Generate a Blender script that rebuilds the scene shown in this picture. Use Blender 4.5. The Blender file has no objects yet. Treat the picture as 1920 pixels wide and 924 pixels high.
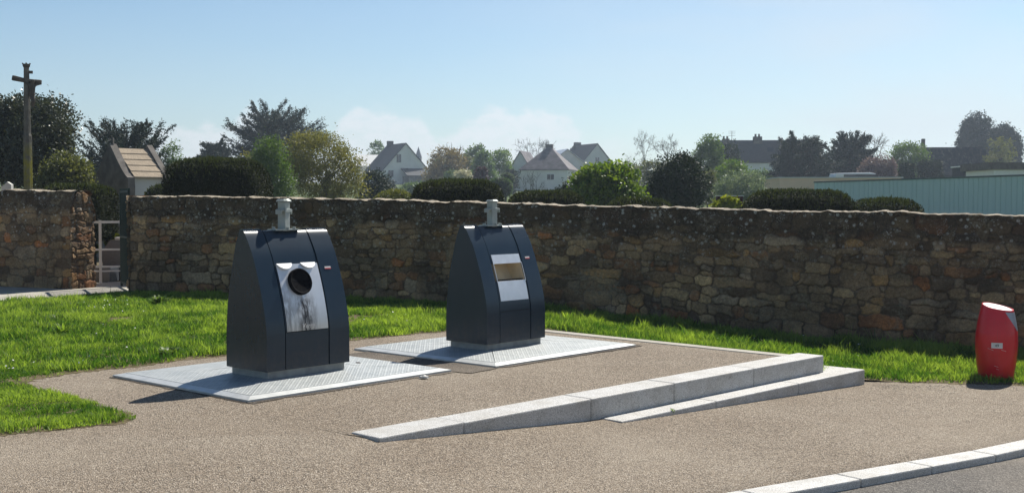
import bpy, bmesh, math, random
import numpy as np
from mathutils import Vector, Matrix
R = math.radians
rng = np.random.default_rng(7)
random.seed(7)
S = bpy.context.scene
C = S.collection

HAZE = True
# ------------------------------------------------------------------ camera, sky, sun
F, HOR, EYE = 2200.0, 380.0, 1.63
PITCH = math.atan((462 - HOR) / F)
cam = bpy.data.objects.new('camera', bpy.data.cameras.new('camera'))
C.objects.link(cam); S.camera = cam
cam.location = (0, 0, EYE)
cam.rotation_euler = (R(90) - PITCH, 0, 0)
cam.data.sensor_width = 36; cam.data.sensor_fit = 'HORIZONTAL'
cam.data.lens = 36 * F / 1920
cam.data.clip_end = 5000; cam.data.clip_start = 0.05

SUN_EL, SUN_AZ = R(47.4), R(32)       # azimuth measured from +Y towards +X
sun_dir = Vector((math.sin(SUN_AZ) * math.cos(SUN_EL), math.cos(SUN_AZ) * math.cos(SUN_EL), math.sin(SUN_EL)))
sl = bpy.data.lights.new('sun', 'SUN'); sl.energy = 5.0; sl.angle = R(0.53); sl.color = (1, 0.95, 0.86)
so = bpy.data.objects.new('sun', sl); C.objects.link(so)
so.rotation_euler = sun_dir.to_track_quat('Z', 'Y').to_euler()

W = bpy.data.worlds.new('World'); S.world = W; W.use_nodes = True
wn, wl = W.node_tree.nodes, W.node_tree.links
wn.clear()
out = wn.new('ShaderNodeOutputWorld'); bg = wn.new('ShaderNodeBackground'); bg.inputs[1].default_value = 0.08
sky = wn.new('ShaderNodeTexSky'); sky.sky_type = 'NISHITA'; sky.sun_disc = False
sky.sun_elevation = SUN_EL; sky.sun_rotation = SUN_AZ
sky.air_density = 1.0; sky.dust_density = 0.5; sky.ozone_density = 3.0
wl.new(bg.outputs[0], out.inputs[0])
# thin high haze and faint low clouds mixed into the sky itself
tc = wn.new('ShaderNodeTexCoord')
sep = wn.new('ShaderNodeSeparateXYZ'); wl.new(tc.outputs['Generated'], sep.inputs[0])
def wmath(op, a, b=None, clamp=False):
    n = wn.new('ShaderNodeMath'); n.operation = op; n.use_clamp = clamp
    for i, v in enumerate((a, b)):
        if v is None: continue
        if isinstance(v, (int, float)): n.inputs[i].default_value = v
        else: wl.new(v, n.inputs[i])
    return n.outputs[0]
def wramp(v, a, b, to0=0.0, to1=1.0):
    n = wn.new('ShaderNodeMapRange'); n.interpolation_type = 'SMOOTHSTEP'
    wl.new(v, n.inputs[0]); n.inputs[1].default_value = a; n.inputs[2].default_value = b
    n.inputs[3].default_value = to0; n.inputs[4].default_value = to1
    return n.outputs[0]
z = sep.outputs[2]; x = sep.outputs[0]
mp = wn.new('ShaderNodeMapping'); wl.new(tc.outputs['Generated'], mp.inputs[0]); mp.inputs['Scale'].default_value = (4.5, 4.5, 22)
mp.inputs['Location'].default_value = (3.1, 0.4, 0.35)
n1 = wn.new('ShaderNodeTexNoise'); wl.new(mp.outputs[0], n1.inputs[0]); n1.inputs['Scale'].default_value = 1.0; n1.inputs['Detail'].default_value = 7; n1.inputs['Roughness'].default_value = 0.6
mp3 = wn.new('ShaderNodeMapping'); wl.new(tc.outputs['Generated'], mp3.inputs[0]); mp3.inputs['Scale'].default_value = (9, 9, 0.5); mp3.inputs['Location'].default_value = (1.3, 0.2, 0)
n3 = wn.new('ShaderNodeTexNoise'); wl.new(mp3.outputs[0], n3.inputs[0]); n3.inputs['Scale'].default_value = 1.0; n3.inputs['Detail'].default_value = 3
mp4 = wn.new('ShaderNodeMapping'); wl.new(tc.outputs['Generated'], mp4.inputs[0]); mp4.inputs['Scale'].default_value = (60, 60, 130)
n4 = wn.new('ShaderNodeTexNoise'); wl.new(mp4.outputs[0], n4.inputs[0]); n4.inputs['Scale'].default_value = 1.0; n4.inputs['Detail'].default_value = 6; n4.inputs['Roughness'].default_value = 0.6
ctop = wmath('ADD', wmath('ADD', wramp(n3.outputs[0], 0.30, 0.62, 0.034, 0.084), 0.0), wmath('MULTIPLY', wmath('SUBTRACT', n4.outputs[0], 0.5), 0.020))
cum = wmath('MULTIPLY', wramp(wmath('SUBTRACT', ctop, z), -0.002, 0.009), wmath('MULTIPLY', wramp(x, -0.36, -0.29), wramp(x, 0.12, 0.02)))
cum = wmath('MULTIPLY', cum, wramp(n4.outputs[0], 0.25, 0.6, 0.45, 1.0))
mp2 = wn.new('ShaderNodeMapping'); wl.new(tc.outputs['Generated'], mp2.inputs[0]); mp2.inputs['Scale'].default_value = (2.2, 2.2, 9)
n2 = wn.new('ShaderNodeTexNoise'); wl.new(mp2.outputs[0], n2.inputs[0]); n2.inputs['Scale'].default_value = 1.0; n2.inputs['Detail'].default_value = 4
veil = wmath('MULTIPLY', wramp(n2.outputs[0], 0.35, 0.7), wmath('MULTIPLY', wramp(x, -0.12, 0.30, 0.08, 0.75), wramp(z, 0.45, 0.12)))
hz = wramp(z, 0.17, 0.0, 0.0, 0.30)
fac = wmath('ADD', veil, hz, True)
fac = wmath('MULTIPLY', fac, 0.8)
mx = wn.new('ShaderNodeMix'); mx.data_type = 'RGBA'
tint = wn.new('ShaderNodeMix'); tint.data_type = 'RGBA'; tint.blend_type = 'MULTIPLY'; tint.inputs[0].default_value = 1
wl.new(sky.outputs[0], tint.inputs['A']); tint.inputs['B'].default_value = (0.91, 1.0, 1.015, 1)
wl.new(fac, mx.inputs[0]); deep = wn.new('ShaderNodeMix'); deep.data_type = 'RGBA'; deep.blend_type = 'MULTIPLY'; wl.new(wramp(z, 0.12, 0.8, 0.0, 1.0), deep.inputs[0])
wl.new(tint.outputs['Result'], deep.inputs['A']); deep.inputs['B'].default_value = (0.42, 0.46, 0.52, 1)
wl.new(deep.outputs['Result'], mx.inputs['A']); mx.inputs['B'].default_value = (6.7, 7.3, 7.8, 1)
mc = wn.new('ShaderNodeMix'); mc.data_type = 'RGBA'; wl.new(wmath('MULTIPLY', cum, 0.68), mc.inputs[0]); wl.new(mx.outputs['Result'], mc.inputs['A']); mc.inputs['B'].default_value = (8.4, 8.6, 8.9, 1)
wl.new(mc.outputs['Result'], bg.inputs[0])

vs = S.view_settings
vs.view_transform = 'Standard'; vs.look = 'None'; vs.gamma = 1; vs.use_curve_mapping = False
vs.exposure = 0.42
S.cycles.max_bounces = 6; S.cycles.transparent_max_bounces = 8; S.cycles.volume_bounces = 0

# ------------------------------------------------------------------ pixel <-> world helpers (photograph measured at 1920 x 924)
cp, sp = math.cos(PITCH), math.sin(PITCH)
def ray(px, py):
    u, v = (px - 960) / F, -(py - 462) / F
    return np.array([u, cp + v * sp, -sp + v * cp])
def gz(px, py, z=0.0):
    r = ray(px, py); t = (z - EYE) / r[2]; return np.array([r[0] * t, r[1] * t, z])
def at(px, py, Y):
    r = ray(px, py); t = Y / r[1]; return np.array([r[0] * t, Y, EYE + r[2] * t])
HX = np.array([-40, -1.1, 0.6, 3.9, 6, 10, 40]); HZ = np.array([0, 0, -0.165, -0.33, -0.36, -0.40, -0.5])
def h_pave(x): return np.interp(x, HX, HZ)
GX = np.array([-40, 0.3, 4.2, 6, 10, 40]); GZ = np.array([0.0, -0.0, -0.335, -0.362, -0.402, -0.50])
def h_grass(x): return np.interp(x, GX, GZ)
def gh(px, py, h=h_pave, dz=0.0):
    p = gz(px, py, 0)
    for _ in range(25): p = gz(px, py, float(h(p[0])) + dz)
    return p
def terrain(x, y):
    y = np.asarray(y, float)
    return np.interp(y, [0, 32, 60, 120, 180, 220, 320, 700, 2500], [0, 0, 0.6, 2.2, 3.6, 4.9, 7.0, 9, 4]) + 0 * np.asarray(x, float)

# ------------------------------------------------------------------ object helpers
def tag(o, label=None, cat=None, group=None, kind=None):
    if label: o['label'] = label
    if cat: o['category'] = cat
    if group: o['group'] = group
    if kind: o['kind'] = kind
    return o
def thing(name, label, cat, loc=(0, 0, 0), rz=0.0, group=None):
    o = bpy.data.objects.new(name, None); C.objects.link(o)
    o.empty_display_size = 0.2
    o.location = loc; o.rotation_euler = (0, 0, rz)
    return tag(o, label, cat, group)
def mesh_np(name, V, Fc, mat, parent=None, smooth=False, col=None, loc=None, rz=None):
    """V (n,3); Fc = (m,k) array or list of faces"""
    me = bpy.data.meshes.new(name)
    V = np.asarray(V, dtype=np.float32)
    if isinstance(Fc, np.ndarray):
        m, k = Fc.shape
        me.vertices.add(len(V)); me.vertices.foreach_set('co', V.ravel())
        me.loops.add(m * k); me.loops.foreach_set('vertex_index', Fc.astype(np.int32).ravel())
        me.polygons.add(m); me.polygons.foreach_set('loop_start', np.arange(0, m * k, k, dtype=np.int32))
        me.polygons.foreach_set('loop_total', np.full(m, k, dtype=np.int32))
        me.update(calc_edges=True)
    else:
        me.from_pydata([tuple(v) for v in V], [], [tuple(f) for f in Fc]); me.update()
    if smooth: me.polygons.foreach_set('use_smooth', np.ones(len(me.polygons), dtype=bool))
    if col is not None:
        a = me.color_attributes.new('tone', 'FLOAT_COLOR', 'POINT')
        col = np.asarray(col, dtype=np.float32)
        if col.shape[1] == 3: col = np.hstack([col, np.ones((len(col), 1), np.float32)])
        a.data.foreach_set('color', col.ravel())
    me.materials.append(mat)
    o = bpy.data.objects.new(name, me); C.objects.link(o)
    if parent is not None: o.parent = parent
    if loc is not None: o.location = loc
    if rz is not None: o.rotation_euler = (0, 0, rz)
    return o
class MB:
    def __init__(s): s.v = []; s.f = []
    def add(s, v, f):
        n = len(s.v); s.v += [tuple(map(float, q)) for q in v]; s.f += [tuple(i + n for i in q) for q in f]; return s
    def box(s, x0, x1, y0, y1, z0, z1):
        v = [(x, y, z) for z in (z0, z1) for y in (y0, y1) for x in (x0, x1)]
        return s.add(v, [(0, 2, 3, 1), (4, 5, 7, 6), (0, 1, 5, 4), (2, 6, 7, 3), (0, 4, 6, 2), (1, 3, 7, 5)])
    def prism(s, pts, a, b, axis='y'):
        """extrude a 2D outline between a and b; axis y: pts are (x,z); x: pts (y,z); z: pts (x,y)"""
        f = {'y': lambda p, t: (p[0], t, p[1]), 'x': lambda p, t: (t, p[0], p[1]), 'z': lambda p, t: (p[0], p[1], t)}[axis]
        n = len(pts); v = [f(p, a) for p in pts] + [f(p, b) for p in pts]
        return s.add(v, [tuple(range(n)), tuple(range(2 * n - 1, n - 1, -1))] + [(i, i + n, (i + 1) % n + n, (i + 1) % n) for i in range(n)])
    def tube(s, pts, rad, k=8, caps=True):
        pts = [Vector(p) for p in pts]
        if not hasattr(rad, '__len__'): rad = [rad] * len(pts)
        vs, fs = [], []
        for i, p in enumerate(pts):
            d = (pts[min(i + 1, len(pts) - 1)] - pts[max(i - 1, 0)]).normalized()
            a = d.cross(Vector((0.13, 0.21, 1)) if abs(d.z) < 0.9 else Vector((1, 0.1, 0))).normalized(); b = d.cross(a)
            for j in range(k):
                t = 2 * math.pi * j / k; vs.append(p + (a * math.cos(t) + b * math.sin(t)) * rad[i])
        for i in range(len(pts) - 1):
            for j in range(k): fs.append((i * k + j, i * k + (j + 1) % k, (i + 1) * k + (j + 1) % k, (i + 1) * k + j))
        if caps: fs += [tuple(range(k))[::-1], tuple(range((len(pts) - 1) * k, len(pts) * k))]
        return s.add(vs, fs)
    def build(s, name, mat, parent=None, bevel=0, seg=2, smooth=False, loc=None, rz=None):
        me = bpy.data.meshes.new(name); me.from_pydata(s.v, [], s.f)
        bm = bmesh.new(); bm.from_mesh(me)
        bmesh.ops.recalc_face_normals(bm, faces=bm.faces)
        if bevel:
            es = [e for e in bm.edges if len(e.link_faces) == 2 and e.calc_face_angle(0) > 0.5]
            bmesh.ops.bevel(bm, geom=es, offset=bevel, segments=seg, profile=0.5, affect='EDGES', clamp_overlap=True)
        bm.to_mesh(me); bm.free()
        if smooth:
            for p in me.polygons: p.use_smooth = True
            try: me.set_sharp_from_angle(angle=R(35))
            except Exception: pass
        me.materials.append(mat)
        o = bpy.data.objects.new(name, me); C.objects.link(o)
        if parent is not None: o.parent = parent
        if loc is not None: o.location = loc
        if rz is not None: o.rotation_euler = (0, 0, rz)
        return o

# ------------------------------------------------------------------ noise in numpy
def vnoise(x, y, seed=0):
    xi, yi = np.floor(x).astype(np.int64), np.floor(y).astype(np.int64); fx, fy = x - xi, y - yi
    fx = fx * fx * (3 - 2 * fx); fy = fy * fy * (3 - 2 * fy)
    def h(a, b):
        n = (a * 374761393 + b * 668265263 + seed * 974634777) & 0xffffffff
        n = ((n ^ (n >> 13)) * 1274126177) & 0xffffffff
        return ((n ^ (n >> 16)) & 0xffff) / 65535.0
    return (h(xi, yi) * (1 - fx) + h(xi + 1, yi) * fx) * (1 - fy) + (h(xi, yi + 1) * (1 - fx) + h(xi + 1, yi + 1) * fx) * fy
def fbm(x, y, o=4, seed=0):
    r, a, t = 0, 0.5, 0
    for i in range(o): r = r + a * vnoise(x * 2 ** i, y * 2 ** i, seed + i * 17); t += a; a *= 0.5
    return r / t

# ------------------------------------------------------------------ materials
class Mat:
    def __init__(s, name, rough=0.7, spec=0.3, metal=0.0):
        s.m = bpy.data.materials.new(name); s.m.use_nodes = True
        s.n, s.l = s.m.node_tree.nodes, s.m.node_tree.links
        s.b = s.n['Principled BSDF']
        s.b.inputs['Roughness'].default_value = rough; s.b.inputs['Specular IOR Level'].default_value = spec
        s.b.inputs['Metallic'].default_value = metal
        s.tc = s.n.new('ShaderNodeTexCoord')
    def node(s, t, **k):
        n = s.n.new(t)
        for a, b in k.items(): setattr(n, a, b)
        return n
    def put(s, v, i):
        if hasattr(v, 'node') or isinstance(v, bpy.types.NodeSocket): s.l.new(v, i)
        else: i.default_value = v if not isinstance(v, tuple) or len(v) != 3 or i.type != 'RGBA' else (*v, 1)
    def coord(s, scale=(1, 1, 1), kind='Object', rot=(0, 0, 0)):
        mp = s.node('ShaderNodeMapping'); s.l.new(s.tc.outputs[kind], mp.inputs[0]); mp.inputs['Scale'].default_value = scale
        mp.inputs['Rotation'].default_value = rot
        return mp.outputs[0]
    def pos(s, scale=(1, 1, 1)):
        g = s.node('ShaderNodeNewGeometry'); mp = s.node('ShaderNodeMapping'); s.l.new(g.outputs['Position'], mp.inputs[0]); mp.inputs['Scale'].default_value = scale
        return mp.outputs[0]
    def noise(s, c, scale=5, detail=4, rough=0.55, out=0):
        n = s.node('ShaderNodeTexNoise'); s.l.new(c, n.inputs['Vector']); n.inputs['Scale'].default_value = scale; n.inputs['Detail'].default_value = detail; n.inputs['Roughness'].default_value = rough
        return n.outputs[out]
    def voro(s, c, scale=5, out='Distance', feature='F1'):
        n = s.node('ShaderNodeTexVoronoi'); n.feature = feature; s.l.new(c, n.inputs['Vector']); n.inputs['Scale'].default_value = scale
        return n.outputs[out]
    def ramp(s, v, stops):
        n = s.node('ShaderNodeValToRGB'); s.l.new(v, n.inputs[0]); e = n.color_ramp.elements
        while len(e) < len(stops): e.new(0.5)
        for q, (p, c) in zip(e, stops): q.position = p; q.color = (*c, 1) if len(c) == 3 else c
        return n.outputs[0]
    def rng(s, v, a, b, c=0.0, d=1.0):
        n = s.node('ShaderNodeMapRange'); s.l.new(v, n.inputs[0])
        for i, q in enumerate((a, b, c, d)): n.inputs[i + 1].default_value = q
        return n.outputs[0]
    def mix(s, f, a, b, blend='MIX'):
        n = s.node('ShaderNodeMix', data_type='RGBA', blend_type=blend); s.put(f, n.inputs[0]); s.put(a, n.inputs['A']); s.put(b, n.inputs['B'])
        return n.outputs['Result']
    def math(s, op, a, b=0.0, clamp=False):
        n = s.node('ShaderNodeMath', operation=op, use_clamp=clamp); s.put(a, n.inputs[0]); s.put(b, n.inputs[1]); return n.outputs[0]
    def col(s, v): s.put(v, s.b.inputs['Base Color']); return s
    def bump(s, h, dist=0.01, strength=1.0):
        n = s.node('ShaderNodeBump'); s.l.new(h, n.inputs['Height']); n.inputs['Distance'].default_value = dist; n.inputs['Strength'].default_value = strength
        s.l.new(n.outputs[0], s.b.inputs['Normal']); return s
    def attr(s, name='tone'):
        n = s.node('ShaderNodeVertexColor', layer_name=name); return n.outputs[0]
def plain(name, c, rough=0.6, spec=0.3, metal=0.0, var=0.12, scale=6.0, bump=0.0):
    m = Mat(name, rough, spec, metal)
    n = m.noise(m.coord(), scale, 5)
    a = tuple(max(0, q * (1 - var)) for q in c); b = tuple(min(1, q * (1 + var)) for q in c)
    m.col(m.ramp(n, [(0.3, a), (0.7, b)]))
    if bump: m.bump(n, bump)
    return m.m
def aggregate(name, dark, mid, light, patch):
    m = Mat(name, 0.85, 0.25); c = m.pos()
    v = m.voro(c, 125, 'Color'); sp_ = m.node('ShaderNodeSeparateColor'); m.l.new(v, sp_.inputs[0])
    v2 = m.voro(c, 230, 'Color'); sp2 = m.node('ShaderNodeSeparateColor'); m.l.new(v2, sp2.inputs[0])
    a = m.ramp(sp_.outputs[0], [(0.0, dark), (0.34, dark), (0.36, mid), (0.8, mid), (0.84, light)])
    a2 = m.ramp(sp2.outputs[1], [(0.0, dark), (0.3, mid), (0.7, mid), (0.85, light)])
    q = m.mix(0.28, a, a2)
    big = m.noise(m.pos(), 0.9, 6, 0.65); q = m.mix(m.rng(big, 0.35, 0.7, 0, 0.5), q, patch, 'MULTIPLY')
    st_ = m.noise(m.pos((0.5, 1.6, 1)), 0.5, 5, 0.7); q = m.mix(m.rng(st_, 0.52, 0.75, 0, 0.45), q, (0.66, 0.60, 0.54), 'MULTIPLY')
    lt_ = m.noise(m.pos(), 0.33, 3, 0.5); q = m.mix(m.rng(lt_, 0.46, 0.66, 0, 0.30), q, (0.50, 0.43, 0.34))
    sp3 = m.rng(m.voro(m.pos(), 5.5), 0.07, 0.04); q = m.mix(m.math('MULTIPLY', sp3, 0.5), q, (0.12, 0.10, 0.085))
    med = m.noise(m.pos(), 7, 4); q = m.mix(m.rng(med, 0.3, 0.75, 0.0, 0.35), q, (0.62, 0.6, 0.6), 'MULTIPLY')
    m.col(q)
    m.bump(m.math('ADD', m.voro(c, 125), m.math('MULTIPLY', m.noise(c, 140, 3), 0.6)), 0.009, 1.0)
    return m.m
m_pave = aggregate('pavement_aggregate', (0.075, 0.06, 0.045), (0.33, 0.265, 0.195), (0.64, 0.56, 0.46), (0.70, 0.65, 0.60))
m_road = aggregate('road_asphalt', (0.075, 0.07, 0.065), (0.19, 0.175, 0.158), (0.40, 0.37, 0.33), (0.7, 0.68, 0.66))
m = Mat('granite', 0.6, 0.35); c = m.pos()
g = m.ramp(m.noise(c, 160, 3), [(0.32, (0.17, 0.17, 0.17)), (0.45, (0.47, 0.465, 0.45)), (0.62, (0.70, 0.69, 0.67))])
g = m.mix(m.rng(m.noise(c, 3.3, 8, 0.75), 0.42, 0.72, 0, 0.75), g, (0.66, 0.62, 0.55), 'MULTIPLY')
g = m.mix(m.rng(m.noise(c, 17, 5, 0.7), 0.56, 0.72, 0, 0.5), g, (0.5, 0.47, 0.42), 'MULTIPLY')
m.col(g).bump(m.noise(c, 120, 3), 0.003); m_granite = m.m
m = Mat('pale_concrete', 0.8, 0.25); c = m.pos()
g = m.ramp(m.noise(c, 90, 5), [(0.3, (0.36, 0.34, 0.29)), (0.7, (0.56, 0.53, 0.47))])
g = m.mix(m.rng(m.noise(c, 1.7, 6, 0.7), 0.4, 0.7, 0, 0.5), g, (0.6, 0.56, 0.5), 'MULTIPLY')
m.col(g).bump(m.noise(c, 60, 4), 0.003); m_conc = m.m
# soil under the grass
m = Mat('soil', 0.95, 0.1); c = m.pos()
m.col(m.ramp(m.noise(c, 9, 7, 0.7), [(0.3, (0.06, 0.065, 0.025)), (0.5, (0.13, 0.105, 0.06)), (0.75, (0.24, 0.19, 0.12))])).bump(m.noise(c, 30, 5), 0.02); m_soil = m.m
m = Mat('far_ground', 0.95, 0.1); c = m.pos()
m.col(m.ramp(m.noise(c, 0.12, 8, 0.65), [(0.3, (0.05, 0.075, 0.02)), (0.6, (0.1, 0.13, 0.04)), (0.8, (0.16, 0.15, 0.07))])); m_far = m.m
def leafmat(name, c1, c2, trans=0.35, rough=0.5, spec=0.35, tcol=None):
    m = Mat(name, rough, spec)
    a = m.attr(); sep_ = m.node('ShaderNodeSeparateColor'); m.l.new(a, sep_.inputs[0])
    q = m.mix(sep_.outputs[0], c1, c2)
    m.col(q)
    if trans:
        t = m.node('ShaderNodeBsdfTranslucent'); m.l.new(m.mix(1.0, q, tcol or (1.25, 1.25, 0.6), 'MULTIPLY'), t.inputs[0])
        mx_ = m.node('ShaderNodeMixShader'); mx_.inputs[0].default_value = trans
        m.l.new(m.b.outputs[0], mx_.inputs[1]); m.l.new(t.outputs[0], mx_.inputs[2])
        m.l.new(mx_.outputs[0], m.n['Material Output'].inputs['Surface'])
    return m.m
m_grass = leafmat('grass_blades', (0.05, 0.125, 0.02), (0.27, 0.37, 0.085), 0.5, 0.55, 0.2, (1.5, 1.55, 0.55))
m_bark = plain('bark', (0.09, 0.075, 0.06), 0.9, 0.1, 0, 0.4, 9, 0.02)
m_barkgrey = plain('grey_bark', (0.17, 0.15, 0.13), 0.9, 0.1, 0, 0.35, 9, 0.02)

# ------------------------------------------------------------------ ground sheets
def sheet(name, x0, x1, y0, y1, step, hfun, dz, mask, mat, jitter=0.0):
    xs = np.arange(x0, x1 + step / 2, step); ys = np.arange(y0, y1 + step / 2, step)
    X, Y = np.meshgrid(xs, ys); nx, ny = len(xs), len(ys)
    cx = (X[:-1, :-1] + X[1:, 1:]) / 2; cy = (Y[:-1, :-1] + Y[1:, 1:]) / 2
    keep = mask(cx, cy) if mask is not None else np.ones_like(cx, bool)
    idx = np.arange(nx * ny).reshape(ny, nx)
    Q = np.stack([idx[:-1, :-1], idx[:-1, 1:], idx[1:, 1:], idx[1:, :-1]], -1)[keep]
    if jitter: X = X + rng.uniform(-jitter, jitter, X.shape); Y = Y + rng.uniform(-jitter, jitter, Y.shape)
    Z = hfun(X, Y) + dz
    V = np.stack([X, Y, Z], -1).reshape(-1, 3)
    used = np.unique(Q); remap = np.zeros(len(V), int); remap[used] = np.arange(len(used))
    return mesh_np(name, V[used], remap[Q], mat, smooth=True)
def inpoly(X, Y, P):
    r = np.zeros(np.shape(X), bool); n = len(P)
    for i in range(n):
        (x1, y1), (x2, y2) = P[i], P[(i + 1) % n]
        if y1 == y2: continue
        c_ = ((y1 > Y) != (y2 > Y)) & (X < (x2 - x1) * (Y - y1) / (y2 - y1) + x1); r ^= c_
    return r
# wall line
WA = np.array([-6.94, 21.31]); WB = gh(1800, 655, h_grass)[:2]
WU = (WB - WA) / np.linalg.norm(WB - WA); WN = np.array([-WU[1], WU[0]])      # WN points away from the camera
# upper kerb
K0 = gz(710, 824)[:2]; K1 = gz(1545, 668)[:2]; KU = (K1 - K0) / np.linalg.norm(K1 - K0); KN = np.array([-KU[1], KU[0]])  # KN towards the apron
KLEN = float(np.linalg.norm(K1 - K0))
# road kerb
RA = gh(1480, 924)[:2]; RB = gh(1920, 843)[:2]; RU = (RB - RA) / np.linalg.norm(RB - RA); RN = np.array([-RU[1], RU[0]])
def road_side(X, Y): return (X - RA[0]) * RN[0] + (Y - RA[1]) * RN[1]      # >0 pavement side
def wall_side(X, Y): return (X - WA[0]) * WN[0] + (Y - WA[1]) * WN[1]      # >0 behind wall
HP = lambda X, Y: h_pave(X); HG = lambda X, Y: h_grass(X)
tag(sheet('pavement', -26, 26, -6, 21, 0.2, lambda X, Y: h_pave(X) - 0.25 * np.clip((0.17 - road_side(X, Y)) / 0.15, 0, 1), 0, lambda X, Y: wall_side(X, Y) < 1.2, m_pave), kind='structure')
tag(sheet('road', -20, 30, -6, 16, 0.2, HP, -0.045, lambda X, Y: road_side(X, Y) < 0.5, m_road), kind='structure')
# distant terrain, one sheet to the horizon
gx = np.concatenate([-np.geomspace(620, 30, 26), np.linspace(-26, 26, 14), np.geomspace(30, 620, 26)])
gy = np.concatenate([np.array([-620, -300, -100, -40, -15, 0, 15, 18, 20, 22, 24, 27, 30]), np.geomspace(33, 620, 60)])
X, Y = np.meshgrid(gx, gy)
Z = terrain(X, Y) - 0.30 + np.where(Y > 30, 0.27, 0) + np.where(Y < 20, -0.5, 0) + 0.0
Z = Z + np.where(Y > 60, (fbm(X / 60 + 9, Y / 60, 3, 3) - 0.5) * np.clip((Y - 60) / 100, 0, 2), 0)
idx = np.arange(X.size).reshape(X.shape)
Q = np.stack([idx[:-1, :-1], idx[:-1, 1:], idx[1:, 1:], idx[1:, :-1]], -1).reshape(-1, 4)
tag(mesh_np('ground', np.stack([X, Y, Z], -1).reshape(-1, 3), Q, m_far, smooth=True), kind='structure')
tag(sheet('cemetery_ground', -26, 30, 10, 40, 0.5, lambda X, Y: h_grass(X) + 0.0, 0.0, lambda X, Y: wall_side(X, Y) > 0.0, m_soil), kind='structure')

# apron (raised level platform of the containers) and lawns
ap_in = [tuple(K0 + KN * 0.30), tuple(K1 + KN * 0.30 - KU * 0.15), tuple(K1 - KU * 0.15 + KN * 4.6)]
lawn_edge = [(835, 622), (740, 630), (650, 640), (540, 653), (420, 668), (330, 677), (250, 689), (190, 694), (130, 702), (90, 708), (48, 717)]
le = [tuple(gz(*q)[:2]) for q in lawn_edge]
lawnB_px = [(48, 717), (75, 731), (120, 741), (165, 752), (205, 764), (240, 776), (262, 786), (235, 793), (160, 801), (60, 811), (0, 817)]
lb = [tuple(gz(*q)[:2]) for q in lawnB_px]
def wob(P, amp=0.05, n=6):
    o = []
    for i in range(len(P) - 1):
        for k in range(n):
            t = k / n; p = np.array(P[i]) * (1 - t) + np.array(P[i + 1]) * t
            o.append((p[0] + rng.uniform(-amp, amp), p[1] + rng.uniform(-amp, amp)))
    o.append(P[-1]); return o
edge_top = tuple(K1 + KN * 4.25 - KU * 0.1)
# lawn left: everything left of the tongue, up to the wall; includes lawn B joined at the far left
lawnA = wob(le, 0.035) + wob(lb, 0.02)[1:] + [(-14, lb[-1][1] - 0.6), (-14, 26)] + [tuple(WA + WU * 12 + WN * 0.3)] + [tuple(K1 + KN * 4.25), edge_top]
gr_r = [tuple(K1 + KN * 4.25), tuple(K1 + KN * 0.02 + KU * 0.0), tuple(K1 + KU * 0.62 - KN * 0.05)] + [tuple(gh(*q)[:2]) for q in [(1640, 716), (1700, 717), (1780, 719), (1850, 721), (1920, 724)]] + [(9.5, 13.2), (14, 13.4), tuple(WA + WU * 24 + WN * 0.3), tuple(WA + WU * 12 + WN * 0.3)]
gr_r = wob(gr_r[:2], 0.0, 1)[:1] + [gr_r[1], gr_r[2]] + wob(gr_r[3:9], 0.035, 5) + gr_r[9:]
path_px = [(-60, 570), (0, 567), (120, 560), (240, 551)]
pf = [gz(*q)[:2] for q in path_px]
PATH = [tuple(p) for p in pf] + [tuple(WA + WU * -0.1 + WN * 1.0), tuple(WA - WU * 1.5 + WN * 3.2), tuple(WA - WU * 2.6 + WN * 0.6), tuple(WA - WU * 9 + WN * 0.3)]
onlawn = lambda X, Y: ((inpoly(X, Y, lawnA) & ~inpoly(X, Y, PATH)) | inpoly(X, Y, gr_r)) & (wall_side(X, Y) < 0.3)
apx = [tuple(K0 + KN * 0.15), tuple(K1 + KN * 0.15 - KU * 0.1), tuple(K1 - KU * 0.1 + KN * 4.2)] + [tuple(gz(*q)[:2]) for q in ((835, 612), (650, 630), (420, 655), (200, 690), (250, 722), (380, 765), (500, 790), (580, 800), (640, 812))]
tag(MB().add([(x_, y_, 0.0007) for x_, y_ in apx], [tuple(range(len(apx)))]).build('apron', m_pave), kind='structure')
def lawn_h(X, Y):
    full = np.ones(np.shape(X), bool)
    for dx, dy in ((.14, 0), (-.14, 0), (0, .14), (0, -.14)): full &= onlawn(X + dx, Y + dy) | (wall_side(X, Y) > -0.3)
    full2 = np.ones(np.shape(X), bool)
    for dx, dy in ((.07, 0), (-.07, 0), (0, .07), (0, -.07)): full2 &= onlawn(X + dx, Y + dy) | (wall_side(X, Y) > -0.3)
    return h_grass(X) + np.where(full, 0.012 + 0.012 * (fbm(X * 2, Y * 2, 3, 5) - 0.2), np.where(full2, 0.006, 0.0025))
tag(sheet('lawn', -14, 14, 8, 26, 0.05, lawn_h, 0.0, onlawn, m_soil, 0.012), kind='structure')
tag(sheet('path', -20, -5.5, 17, 26, 0.1, lambda X, Y: 0 * X, 0.022, lambda X, Y: inpoly(X, Y, PATH), m_conc), kind='structure')

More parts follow.
